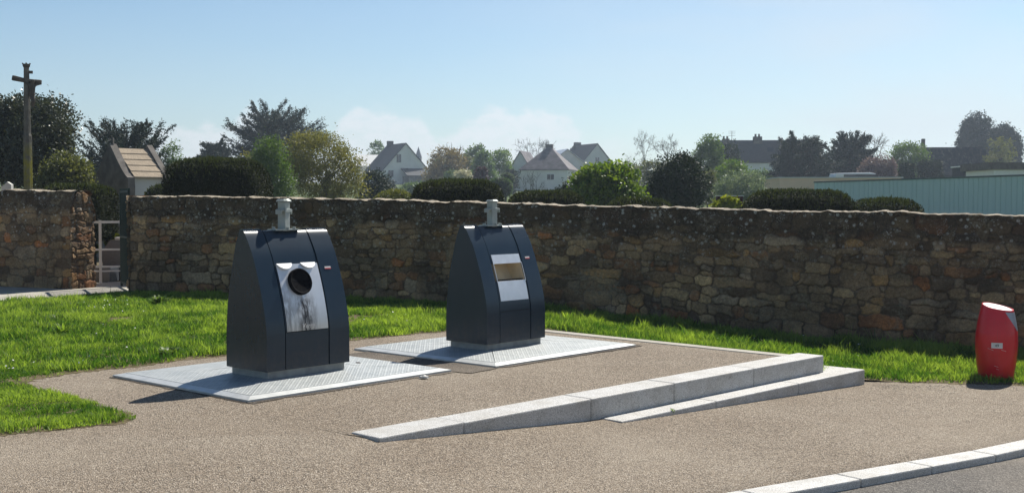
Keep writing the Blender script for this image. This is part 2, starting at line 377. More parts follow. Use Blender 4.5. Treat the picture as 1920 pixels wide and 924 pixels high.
# grass blades
def blades(mask, hfun, box, dens, hmin, hmax, wid, seed):
    r = np.random.default_rng(seed); x0, x1, y0, y1 = box
    n = int((x1 - x0) * (y1 - y0) * dens); x = r.uniform(x0, x1, n); y = r.uniform(y0, y1, n)
    cl = fbm(x * 2.2, y * 2.2, 4, seed); bare = fbm(x * 1.1 + 30, y * 1.1, 4, seed + 5)
    k = mask(x, y) & (np.abs(x) < y * 0.46 + 0.6) & (r.random(n) < np.clip(0.35 + cl, 0.2, 1)) & (bare > 0.22)
    x, y, cl = x[k], y[k], cl[k]; n = len(x)
    cl2 = fbm(x * 5, y * 5, 3, seed + 9)
    h = r.uniform(hmin, hmax, n) * (0.12 + 1.9 * cl2) * (0.6 + .9 * fbm(x * 1.3, y * 1.3, 2, 91)) * np.where(r.random(n) < 0.02, 1.6, 1)
    a = r.uniform(0, 2 * np.pi, n); w = wid * r.uniform(0.6, 1.3, n)
    lean = r.uniform(0.1, 0.9, n) * h; la = r.uniform(0, 2 * np.pi, n)
    e_ = 0.07; nearedge = ~(mask(x + e_, y) & mask(x - e_, y) & mask(x, y + e_) & mask(x, y - e_)); ed = nearedge & (wall_side(x, y) < -0.3)
    e2 = 0.15; ed2 = ~(mask(x + e2, y) & mask(x - e2, y) & mask(x, y + e2) & mask(x, y - e2)) & (wall_side(x, y) < -0.3)
    kp = ~(ed2 & (fbm(x * 2.6, y * 2.6, 3, 123) > np.where(ed, .40, .52)) & (r.random(n) < .9))
    x, y, h, a, w, lean, la, cl2, cl, ed = [q[kp] for q in (x, y, h, a, w, lean, la, cl2, cl, ed)]; n = len(x)
    h = np.where(ed, h * 0.5, h); z0 = hfun(x) + 0.008
    dx, dy = np.cos(a) * w / 2, np.sin(a) * w / 2
    ox, oy = np.cos(la) * lean, np.sin(la) * lean
    V = np.stack([np.stack([x - dx, y - dy, z0], -1), np.stack([x + dx, y + dy, z0], -1),
                  np.stack([x + ox * .4 + dx * .8, y + oy * .4 + dy * .8, z0 + h * .6], -1), np.stack([x + ox * .4 - dx * .8, y + oy * .4 - dy * .8, z0 + h * .6], -1),
                  np.stack([x + ox, y + oy, z0 + h], -1)], 1)
    b = np.arange(n)[:, None] * 5
    F1 = np.concatenate([b + np.array([[0, 1, 2]]), b + np.array([[0, 2, 3]]), b + np.array([[3, 2, 4]])])
    t = np.clip(0.2 + 1.5 * (cl2 - 0.35) + r.normal(0, 0.27, n) + 2.0 * (cl - 0.5) + 1.2 * (fbm(x * 0.9 + 7, y * 0.9, 3, 66) - .5), 0, 1); t = np.where(ed, np.clip(t + .3, 0, 1), t)
    dry = r.random(n) < 0.03
    col = np.repeat(np.stack([np.where(dry, 1.0, t), t, t], -1), 5, axis=0)
    return V.reshape(-1, 3), F1, col
sets = [blades(onlawn, h_grass, (-9.5, 1.5, 11.2, 22), 4200, 0.02, 0.075, 0.010, 1),
        blades(onlawn, h_grass, (-5, -2, 7.6, 11.5), 11000, 0.018, 0.05, 0.007, 2),
        blades(onlawn, h_grass, (0, 8, 12, 20), 4200, 0.025, 0.10, 0.010, 3)]
Vs, Fs, Cs, nb = [], [], [], 0
for V, Fc, c_ in sets: Vs.append(V); Fs.append(Fc + nb); Cs.append(c_); nb += len(V)
tag(mesh_np('grass', np.concatenate(Vs), np.concatenate(Fs), m_grass, col=np.concatenate(Cs)), 'short green lawn grass between the stone wall and the pavement', 'grass', kind='stuff')

# ------------------------------------------------------------------ stone walls
m = Mat('rubble_stone', 0.9, 0.15); c = m.pos()
a = m.attr()
q = m.mix(1.0, a, (1.80, 1.50, 1.22), 'MULTIPLY')
q = m.mix(m.math('MULTIPLY', m.rng(m.noise(c, 2.1, 5, 0.65), 0.5, 0.66), m.rng(m.noise(c, 18, 4), 0.4, 0.6)), q, (0.27, 0.225, 0.155))
q = m.mix(m.rng(m.noise(c, 26, 6, 0.7), 0.3, 0.7, 0.0, 0.75), q, (0.25, 0.22, 0.20), 'MULTIPLY')
q = m.mix(m.rng(m.noise(c, 95, 3, 0.6), 0.4, 0.7, 0.0, 0.7), q, (2.0, 1.9, 1.7), 'MULTIPLY')
# pale lichen discs, denser towards the top
sz = m.node('ShaderNodeSeparateXYZ'); m.l.new(m.pos(), sz.inputs[0])
li = m.rng(m.voro(c, 9.5), 0.27, 0.17); li = m.math('MULTIPLY', m.math('MULTIPLY', li, m.rng(m.noise(c, 3.4, 3), 0.38, 0.48)), m.rng(m.noise(c, 70, 3), 0.38, 0.55))
li2 = m.rng(m.voro(c, 46), 0.2, 0.14); li2 = m.math('MULTIPLY', li2, m.rng(m.noise(c, 9, 3), 0.5, 0.6))
li3 = m.math('MULTIPLY', m.rng(m.noise(c, 60, 2), 0.60, 0.66), m.rng(m.noise(c, 4.5, 4), 0.5, 0.6)); li = m.math('MAXIMUM', m.math('MAXIMUM', li, li2), li3)
li = m.math('MULTIPLY', li, m.rng(sz.outputs[2], 0.45, 1.3, 0.06, 0.95))
q = m.mix(li, q, (0.52, 0.51, 0.46))
m.col(q).bump(m.math('ADD', m.noise(c, 38, 6, 0.7), m.math('MULTIPLY', m.noise(c, 130, 2), 0.3)), 0.02, 0.8); m_wall = m.m

PAL = np.array([(0.19, 0.155, 0.11), (0.235, 0.195, 0.135), (0.27, 0.225, 0.155), (0.155, 0.125, 0.09), (0.27, 0.195, 0.105), (0.27, 0.135, 0.065), (0.21, 0.19, 0.155), (0.10, 0.083, 0.065), (0.30, 0.25, 0.165), (0.20, 0.125, 0.075)])
PW = np.array([18, 15, 10, 14, 8, 5, 9, 8, 5, 8.]); PW /= PW.sum()
def stone_face(L, Hh, step, seed, sw=0.27, sh=0.14, rag=0.05):
    """rubble relief on an L x Hh face: returns s,t grids, outward offset, colour, cell edge distance"""
    r = np.random.default_rng(seed)
    rows = []; t = -0.1
    seeds = []
    while t < Hh + 0.2:
        hgt = r.uniform(0.09, 0.2) * sh / 0.14 * (1.25 if t < 0.5 else 1.0); s = -0.3 - r.uniform(0, 0.3)
        while s < L + 0.5:
            w = np.clip(r.lognormal(math.log(sw * .92), 0.5), 0.08, 0.66)
            if r.random() < 0.22 and w < 0.3:
                seeds.append((s + w / 2, t + hgt * 0.25, w, hgt * 0.5)); seeds.append((s + w / 2, t + hgt * 0.75, w, hgt * 0.5))
            else: seeds.append((s + w / 2 + r.uniform(-.03, .03), t + hgt / 2 + r.uniform(-.03, .03), w * r.uniform(.85, 1.1), hgt * r.uniform(.8, 1.35)))
            s += w
        t += hgt
    sd = np.array(seeds)
    colr = PAL[r.choice(len(PAL), len(sd), p=PW)] * r.uniform(0.75, 1.25, (len(sd), 1))
    off = r.normal(0, 0.012, len(sd)); tilt = r.normal(0, 0.05, (len(sd), 2))
    ns, nt = int(L / step) + 1, int(Hh / step) + 1
    ss = np.linspace(0, L, ns); tt = np.linspace(0, Hh, nt)
    O = np.zeros((nt, ns)); CO = np.zeros((nt, ns, 3))
    for i0 in range(0, ns, 60):
        sg, tg = np.meshgrid(ss[i0:i0 + 60], tt)
        wx = sg + (fbm(sg * 7, tg * 7, 4, seed) - .5) * .12; wz = tg + (fbm(sg * 7 + 50, tg * 7, 4, seed + 1) - .5) * .10
        k = np.where((sd[:, 0] > sg.min() - .9) & (sd[:, 0] < sg.max() + .9))[0]; q = sd[k]
        dx = (wx[..., None] - q[:, 0]) / (q[:, 2] / 2); dz = (wz[..., None] - q[:, 1]) / (q[:, 3] / 2)
        D = (np.abs(dx) ** 3.5 + np.abs(dz) ** 3.5) ** (1 / 3.5)
        o = np.argpartition(D, 1, axis=-1)[..., :2]
        d = np.take_along_axis(D, o, -1); sw_ = d[..., 0] > d[..., 1]
        i1 = np.where(sw_, o[..., 1], o[..., 0]); d1 = np.minimum(d[..., 0], d[..., 1]); d2 = np.maximum(d[..., 0], d[..., 1])
        e = (d2 - d1) * np.minimum(q[i1, 3], q[i1, 2]) / 2            # metres-ish to the joint
        e = e * 0.75
        joint = 0.009 + 0.022 * fbm(sg * 3, tg * 3, 2, seed + 4)
        f = np.clip((e - joint * .22) / 0.012, 0, 1); f = f * f * (3 - 2 * f)
        rec = 0.026 + 0.02 * (fbm(sg * 1.3, tg * 1.3, 2, seed + 8) > .52)
        h = f * rec + (off[k][i1] + tilt[k][i1, 0] * dx[np.arange(dx.shape[0])[:, None], np.arange(dx.shape[1])[None], i1] * .15 + tilt[k][i1, 1] * dz[np.arange(dx.shape[0])[:, None], np.arange(dx.shape[1])[None], i1] * .1) * f
        h = h + (fbm(sg * 22, tg * 22, 3, seed + 6) - .5) * 0.016
        O[:, i0:i0 + 60] = h
        mort = np.array([0.10, 0.085, 0.07]) * (0.5 + 1.3 * fbm(sg * 9, tg * 9, 3, seed + 7))[..., None]
        CO[:, i0:i0 + 60] = colr[k][i1] * f[..., None] + mort * (1 - f[..., None])
    return ss, tt, O, CO
def stone_wall(name, label, A, U, N, L, thick, zb, zt, seed, step=0.0125, topround=0.0, group=None):
    """A start (x,y); U along; N away from camera. zb, zt: functions of s giving base and top"""
    root = thing(name, label, 'wall', (A[0], A[1], 0), 0, group)
    Hh = 1.95
    ss, tt, O, CO = stone_face(L, Hh, step, seed)
    ns, nt = len(ss), len(tt)
    zbv, ztv = zb(ss), zt(ss) + (fbm(ss * 2.1, ss * 0, 3, seed + 40) - .5) * 0.035 + (fbm(ss * 9, ss * 0 + 3, 3, seed + 44) - .5) * 0.035 + np.where(vnoise(ss * 3.3, ss * 0 + 9, seed + 45) > .72, .012, 0)
    S2, T2 = np.meshgrid(ss, tt / Hh)
    zz = zbv - 0.1 + T2 * (ztv - zbv + 0.1)
    # dark weathering band along the top course and blotches below
    d = (ztv[None] - zz)
    band = np.clip(1 - (d - 0.24 - 0.14 * fbm(S2 * 1.5, zz * 1.5, 3, seed + 30)) / 0.14, 0, 1)
    blot = np.clip((fbm(S2 * 1.8, zz * 2.6, 5, seed + 31) - .44) * 6, 0, 1)
    dk = np.clip(band * 0.8 + blot * 0.55, 0, 0.88)[..., None]
    CO = CO * (1 - dk) + np.array([0.036, 0.034, 0.031]) * dk
    lean = 0.02 + 0.03 * T2
    outw = O * (1 - 0.35 * band) + 0.01 * band - lean
    if topround:
        outw = outw - topround * np.clip((0.5 - d) / 0.5, 0, 1) ** 2.2
    Xl = U[0] * S2 - N[0] * outw; Yl = U[1] * S2 - N[1] * outw
    V = np.stack([Xl, Yl, zz], -1).reshape(-1, 3)
    idx = np.arange(ns * nt).reshape(nt, ns)
    Q = np.stack([idx[:-1, :-1], idx[:-1, 1:], idx[1:, 1:], idx[1:, :-1]], -1).reshape(-1, 4)
    col = CO.reshape(-1, 3)
    # top and back and the ends, coarser but with relief too
    m_ = 9; tk = np.linspace(0, 1, m_)
    topz = ztv[None] + 0.012 * np.sin(np.pi * tk)[:, None] + (fbm(S2[:m_] * 9, tk[:, None] * 5 + 0 * S2[:m_], 3, seed + 41) - .5) * 0.03 * (np.sin(np.pi * tk)[:, None] > .01)
    ofs = outw[-1][None] * (1 - tk[:, None]) - tk[:, None] * thick
    top = np.stack([U[0] * ss[None] - N[0] * ofs, U[1] * ss[None] - N[1] * ofs, topz], -1)
    base = len(V); V = np.concatenate([V, top.reshape(-1, 3)])
    it = base + np.arange(m_ * ns).reshape(m_, ns)
    Q = np.concatenate([Q, np.stack([it[:-1, :-1], it[:-1, 1:], it[1:, 1:], it[1:, :-1]], -1).reshape(-1, 4)])
    tcl = np.array([0.21, 0.225, 0.225]) * (0.2 + 1.5 * fbm(S2[:m_] * 6, tk[:, None] * 4 + 0 * S2[:m_], 3, 5))[..., None]
    col = np.concatenate([col, tcl.reshape(-1, 3)])
    w = mesh_np('rubble_face', V, Q, m_wall, root, smooth=True, col=col)
    # back
    bs, bt, bO, bC = stone_face(L, Hh, 0.05, seed + 3)
    S3, T3 = np.meshgrid(bs, bt / Hh); zb3, zt3 = zb(bs), zt(bs)
    z3 = zb3 - 0.1 + T3 * (zt3 - zb3 + 0.1)
    V3 = np.stack([U[0] * S3 + N[0] * (thick + bO - .04), U[1] * S3 + N[1] * (thick + bO - .04), z3], -1).reshape(-1, 3)
    i3 = np.arange(len(bs) * len(bt)).reshape(len(bt), len(bs))
    Q3 = np.stack([i3[:-1, :-1], i3[1:, :-1], i3[1:, 1:], i3[:-1, 1:]], -1).reshape(-1, 4)
    mesh_np('rubble_back', V3, Q3, m_wall, root, smooth=True, col=bC.reshape(-1, 3))
    for e, s0, sg in ((0, 0.0, -1), (1, L, 1)):
        es, et, eO, eC = stone_face(thick, Hh, 0.0125, seed + 11 + e, 0.17, 0.12)
        S4, T4 = np.meshgrid(es, et / Hh); zb_, zt_ = float(zb(np.array([s0]))[0]), float(zt(np.array([s0]))[0])
        z4 = zb_ - 0.1 + T4 * (zt_ + 0.015 - zb_ + 0.1)
        if topround:  # end face with an arched head
            k = (S4 / thick - .5) * 2; z4 = np.minimum(z4, zt_ - (np.abs(k) ** 2.6) * 0.42 * (1 if topround else 0) + 0.01)
        o4 = eO * 1.0
        frontin = 0.0
        ins = -0.045 + S4 * (thick + .03 + .045) / thick
        V4 = np.stack([U[0] * (s0 + sg * o4) + N[0] * ins, U[1] * (s0 + sg * o4) + N[1] * ins, z4], -1).reshape(-1, 3)
        i4 = np.arange(len(es) * len(et)).reshape(len(et), len(es))
        Q4 = np.stack([i4[:-1, :-1], i4[:-1, 1:], i4[1:, 1:], i4[1:, :-1]], -1).reshape(-1, 4)
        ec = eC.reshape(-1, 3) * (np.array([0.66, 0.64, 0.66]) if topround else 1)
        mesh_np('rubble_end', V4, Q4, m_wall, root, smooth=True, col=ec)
    return root
# top heights measured along the wall
def wall_s(px):       # parameter along the wall seen at pixel column px
    u = (px - 960) / F; d = np.array([u, 1.0])
    # WA + s*WU = t*d
    M_ = np.array([[WU[0], -d[0]], [WU[1], -d[1]]]); s, t = np.linalg.solve(M_, -WA); return s, t
tp = [(245, 368), (520, 372), (780, 378), (1000, 383), (1300, 391), (1600, 398), (1800, 402), (1920, 404)]
sx, sz_ = [], []
for px, py in tp:
    s, t = wall_s(px); sx.append(s); sz_.append(EYE + (HOR - py) / F * t)
sx.append(30); sz_.append(sz_[-1] - 0.1)
stone_wall('stone_wall', 'long dark rubble stone wall with lichen spots behind both waste containers', WA, WU, WN, 21.0, 0.5,
           lambda s: h_grass(WA[0] + s * WU[0]), lambda s: np.interp(s, sx, sz_), 21)
LA_end = WA - WU * 1.36 - WN * 0.0
LL = 5.0
stone_wall('stone_wall', 'short rubble stone wall with a sunlit rounded end left of the gateway', LA_end - WU * LL, WU, WN, LL, 0.55,
           lambda s: 0 * s, lambda s: 1.84 + 0.02 * (LL - s) / LL * 5 * 0.4, 57, topround=0.10)

# ------------------------------------------------------------------ kerbs and edging
def kerb(name, label, A, U, N, cuts, depth, top, bottom, mat=m_granite, bev=0.012, cat='kerb', gap=0.004):
    root = thing(name, label, cat, (A[0], A[1], top), math.atan2(U[1], U[0]))
    for a_, b_ in zip(cuts[:-1], cuts[1:]):
        MB().box(a_ + gap / 2, b_ - gap / 2, 0, depth, bottom - top, rng.uniform(-.002, .002)).build('kerb_stone', mat, root, bevel=bev)
    return root
def s_on(px, py, A, U, z=0.0): p = gz(px, py, z)[:2]; return float((p - A) @ U)
kc = [0.0] + [s_on(px, py, K0, KU, 0.012) for px, py in ((865, 790), (1090, 744), (1250, 716), (1412, 690))] + [KLEN]
kerb('granite_kerb', 'upper pale granite kerb edging the raised apron of the containers', K0, KU, KN, kc, 0.31, 0.012, -0.5)
L0 = gz(1163, 789, -0.165)[:2]; L1 = gz(1622, 692, -0.165)[:2]
LLn = float((L1 - L0) @ KU)
lo_off = float((L1 - K1) @ -KN)
LB = L1 - KU * LLn
lc = [0.0] + [s_on(px, py, LB, KU, -0.165) for px, py in ((1340, 751), (1494, 718))] + [LLn]
kerb('granite_kerb', 'lower granite step in front of the raised kerb, nearer the red bin', LB, KU, KN, lc, lo_off - 0.003, -0.165, -0.6)
# return of the lower step round the corner
rt = thing('granite_kerb', 'short granite step stone at the corner behind the raised kerb end', 'kerb', (K1[0], K1[1], -0.168), math.atan2(KU[1], KU[0]))
MB().box(0.004, float((L1 - K1) @ KU), 0.001, 0.55, -0.4, 0).build('kerb_stone', m_granite, rt, bevel=0.012)
kerb('concrete_edging', 'narrow pale edging strip between the apron and the grass below the wall', K1 - KU * 0.16 + KN * 0.315, KN, -KU, [0, 1.0, 2.0, 3.0, 3.95], 0.16, 0.010, -0.4, m_conc, 0.008, cat='edging')
rs = [s_on(px, py, RA, RU, -0.27) for px, py in ((1605, 903), (1757, 874), (1900, 848))]
d_ = rs[1] - rs[0]
rcuts = [rs[0] - 3 * 1.0, rs[0] - 2.0, rs[0] - 1.0, rs[0], rs[1], rs[2], rs[2] + 1.0, rs[2] + 2.0, rs[2] + 3.0]
root = thing('road_kerb', 'low pale kerb along the road in the near right corner', 'kerb', (RA[0], RA[1], 0), math.atan2(RU[1], RU[0]))
for a_, b_ in zip(rcuts[:-1], rcuts[1:]):
    xa, xb = RA[0] + RU[0] * a_, RA[0] + RU[0] * b_
    za, zb_ = float(h_pave(xa)) + 0.012, float(h_pave(xb)) + 0.012
    g_ = 0.005; y0, y1 = -0.01, 0.20
    v = [(a_ + g_, y0, za - .3), (b_ - g_, y0, zb_ - .3), (b_ - g_, y1, zb_ - .3), (a_ + g_, y1, za - .3), (a_ + g_, y0, za), (b_ - g_, y0, zb_), (b_ - g_, y1, zb_), (a_ + g_, y1, za)]
    MB().add(v, [(0, 3, 2, 1), (4, 5, 6, 7), (0, 1, 5, 4), (1, 2, 6, 5), (2, 3, 7, 6), (3, 0, 4, 7)]).build('kerb_stone', m_granite, root, bevel=0.012)

#PART2
# ------------------------------------------------------------------ waste containers
YAW = R(48.3)
m = Mat('checker_plate', 0.5, 0.5, 0.3); c = m.coord()
def lozenge(m, c, rot, off):
    mp = m.node('ShaderNodeMapping'); m.l.new(c, mp.inputs[0]); mp.inputs['Rotation'].default_value = (0, 0, rot); mp.inputs['Location'].default_value = (off, off * .5, 0)
    s_ = m.node('ShaderNodeSeparateXYZ'); m.l.new(mp.outputs[0], s_.inputs[0])
    a_ = m.math('SINE', m.math('MULTIPLY', s_.outputs[0], 2 * math.pi / 0.026)); b_ = m.math('SINE', m.math('MULTIPLY', s_.outputs[1], 2 * math.pi / 0.052))
    return m.rng(m.math('MULTIPLY', m.math('MAXIMUM', a_, 0.0), m.math('MAXIMUM', b_, 0.0)), 0.25, 0.7)
hgt = m.math('MAXIMUM', lozenge(m, c, R(45), 0), lozenge(m, c, R(-45), 0.03))
g = m.ramp(m.noise(c, 5, 6, 0.65), [(0.3, (0.33, 0.36, 0.37)), (0.7, (0.48, 0.50, 0.50))])
g = m.mix(m.math('MULTIPLY', hgt, 0.4), g, (0.66, 0.68, 0.68))  # highlights on the raised lozenges painted into the colour
g = m.mix(m.rng(m.noise(c, 22, 5, 0.7), 0.5, 0.8, 0, 0.6), g, (0.55, 0.52, 0.46), 'MULTIPLY')
m.col(g).bump(hgt, 0.004, 0.8); m_plate = m.m
m = Mat('galvanised_rim', 0.45, 0.5, 0.4); c = m.coord()
m.col(m.ramp(m.noise(c, 9, 5, 0.6), [(0.3, (0.48, 0.50, 0.50)), (0.7, (0.66, 0.67, 0.66))])); m_rim = m.m
m = Mat('blue_paint', 0.3, 0.5); c = m.coord()
g = m.ramp(m.noise(c, 3, 6, 0.6), [(0.3, (0.007, 0.021, 0.038)), (0.7, (0.010, 0.027, 0.046))])
g = m.mix(m.rng(m.noise(m.coord((9, 9, 1.2)), 3, 6, 0.7), 0.55, 0.9, 0, 0.1), g, (0.07, 0.075, 0.075))
sz = m.node('ShaderNodeSeparateXYZ'); m.l.new(c, sz.inputs[0])
g = m.mix(m.math('MULTIPLY', m.rng(sz.outputs[2], 0.45, 0.1), m.rng(m.noise(c, 14, 6, 0.7), 0.45, 0.75, 0, 0.35)), g, (0.10, 0.085, 0.065))
m.col(g); m.b.inputs['Roughness'].default_value = 0.27; m_blue = m.m
m_groove = plain('dark_gap', (0.008, 0.009, 0.01), 0.8, 0.1)
m_base = plain('container_base', (0.33, 0.33, 0.31), 0.8, 0.2, 0, 0.2, 12)
m_post = plain('galvanised_post', (0.36, 0.39, 0.37), 0.5, 0.4, 0.25, 0.12, 14)
m_steel = plain('brushed_steel', (0.78, 0.80, 0.82), 0.36, 0.5, 0.35, 0.06, 12)
m_lidpale = plain('pale_metal', (0.82, 0.84, 0.85), 0.5, 0.4)
m_inner = plain('hopper_lining', (0.80, 0.66, 0.45), 0.45, 0.4, 0.0, 0.12, 6)
m_rubber = plain('black_rubber', (0.006, 0.006, 0.008), 0.8, 0.06)
m_sticker = plain('white_sticker', (0.72, 0.70, 0.68), 0.5, 0.3)
m_red = plain('red_sticker', (0.55, 0.03, 0.04), 0.5, 0.3)
# steel plate stained by drips below the round mouth
m = Mat('stained_steel', 0.36, 0.5, 0.7); c = m.coord()
s_ = m.node('ShaderNodeSeparateXYZ'); m.l.new(c, s_.inputs[0])
drip = m.noise(m.coord((42, 42, 2.2)), 1.0, 6, 0.65)
ax = m.math('ABSOLUTE', m.math('SUBTRACT', s_.outputs[0], 0.455))
cen = m.rng(ax, 0.16, 0.02); low = m.rng(s_.outputs[2], 0.82, 0.72)
lft = m.math('MULTIPLY', m.rng(s_.outputs[0], 0.42, 0.27), m.rng(s_.outputs[2], 0.95, 0.7))
msk = m.math('MAXIMUM', m.math('MULTIPLY', cen, low), m.math('MULTIPLY', lft, 0.55))
st = m.math('MULTIPLY', msk, m.rng(drip, 0.36, 0.56), True)
g = m.ramp(m.noise(c, 7, 4), [(0.3, (0.72, 0.74, 0.77)), (0.7, (0.80, 0.82, 0.84))])
g = m.mix(m.rng(s_.outputs[2], 0.72, 0.45, 0, 0.55), g, (0.60, 0.52, 0.40))
g = m.mix(st, g, (0.025, 0.02, 0.018)); m.col(g)
m.put(m.math('SUBTRACT', 0.35, m.math('MULTIPLY', st, 0.35)), m.b.inputs['Metallic']); m_stain = m.m

CW, CD, CZ0, CZ1 = 0.95, 0.61, 0.13, 1.376
FR = [(0.0, 0.13), (0.0, 0.45), (0.012, 0.56), (0.044, 0.706), (0.087, 0.857), (0.14, 1.008), (0.20, 1.16), (0.270, 1.285), (0.316, 1.356), (0.345, 1.378)]
BK = [(0.395, 1.378), (0.425, 1.32), (0.460, 1.235), (0.497, 1.10), (0.532, 0.97), (0.57, 0.8), (0.597, 0.58), (0.61, 0.4), (0.61, 0.13)]
fz = np.array([p[1] for p in FR]); ft = np.array([p[0] for p in FR])
def front_t(z): return float(np.interp(z, fz, ft))
def smooth_curve(P, n=4):
    P = [Vector((a, b)) for a, b in P]; o = []
    for i in range(len(P) - 1):
        p0 = P[max(i - 1, 0)]; p1 = P[i]; p2 = P[i + 1]; p3 = P[min(i + 2, len(P) - 1)]
        for k in range(n):
            t = k / n
            q = 0.5 * ((2 * p1) + (p2 - p0) * t + (2 * p0 - 5 * p1 + 4 * p2 - p3) * t * t + (3 * p1 - p0 - 3 * p2 + p3) * t ** 3)
            o.append((q.x, q.y))
    o.append(tuple(P[-1])); return o
FRs, BKs = smooth_curve(FR[1:], 4), smooth_curve(BK, 3)
fz = np.array([CZ0] + [p[1] for p in FRs]); ft = np.array([0.0] + [p[0] for p in FRs])
def shell(x0, x1, inset=0.0, top=0.0, hole=None):
    out_ = [(0.0 + inset, CZ0)] + [(a + inset, b) for a, b in FRs[:-1]] + [(FR[-1][0] + inset, CZ1 + top)]
    bk = [(BK[0][0] - inset, CZ1 + top)] + [(a - inset, b) for a, b in BKs[1:]]
    mb = MB()
    if hole is None: return mb.prism(out_ + bk, x0, x1, 'x')
    z0, z1 = hole
    lo = [p for p in out_ if p[1] < z0 - 1e-4] + [(front_t(z0) + inset, z0), (CD / 2 + .05, z0), (CD - inset - .01, z0)] 
    lo = [p for p in out_ if p[1] < z0 - 1e-4] + [(front_t(z0) + inset, z0), (float(np.interp(z0, [b for a, b in BKs[::-1]], [a for a, b in BKs[::-1]])) - inset, z0)] + [p for p in bk if p[1] < z0 - 1e-4]
    hi = [(front_t(z1) + inset, z1)] + [p for p in out_ if p[1] > z1 + 1e-4] + [p for p in bk if p[1] > z1 + 1e-4] + [(float(np.interp(z1, [b for a, b in BKs[::-1]], [a for a, b in BKs[::-1]])) - inset, z1)]
    mb.prism(lo, x0, x1, 'x'); mb.prism(hi, x0, x1, 'x')
    bz = lambda z: float(np.interp(z, [b for a, b in BKs[::-1]], [a for a, b in BKs[::-1]])) - inset
    mb.prism([(bz(z0) - .03, z0 - .001), (bz(z0), z0 - .001), (bz((z0 + z1) / 2), (z0 + z1) / 2), (bz(z1), z1 + .001), (bz(z1) - .03, z1 + .001)], x0, x1, 'x')
    return mb
def curved_plate(x0, x1, z0, z1, lift, name, mat, parent, thick=0.004, n=16):
    v, f = [], []
    for i in range(n + 1):
        z_ = z0 + (z1 - z0) * i / n; t = front_t(z_)
        for xx in (x0, x1): v.append((xx, t - lift - thick, z_))
    for i in range(n + 1):
        z_ = z0 + (z1 - z0) * i / n; t = front_t(z_)
        for xx in (x0, x1): v.append((xx, t - lift, z_))
    b = 2 * (n + 1)
    for i in range(n):
        f.append((2 * i, 2 * i + 1, 2 * i + 3, 2 * i + 2)); f.append((b + 2 * i, b + 2 * i + 2, b + 2 * i + 3, b + 2 * i + 1))
        f.append((2 * i, 2 * i + 2, b + 2 * i + 2, b + 2 * i)); f.append((2 * i + 1, b + 2 * i + 1, b + 2 * i + 3, 2 * i + 3))
    f.append((0, b, b + 1, 1)); f.append((2 * n, 2 * n + 1, b + 2 * n + 1, b + 2 * n))
    return MB().add(v, f).build(name, mat, parent, smooth=False)
def text_mesh(name, s, size, mat, parent, loc, rot, ital=0.0, ext=0.001):
    cu = bpy.data.curves.new(name, 'FONT'); cu.body = s; cu.size = size; cu.extrude = ext; cu.align_x = 'CENTER'; cu.shear = ital
    to = bpy.data.objects.new(name + '_tmp', cu); C.objects.link(to)
    bpy.context.view_layer.update()
    me = bpy.data.meshes.new_from_object(to); bpy.data.objects.remove(to)
    me.materials.clear(); me.materials.append(mat); me.name = name
    o = bpy.data.objects.new(name, me); C.objects.link(o); o.parent = parent; o.location = loc; o.rotation_euler = rot
    return o
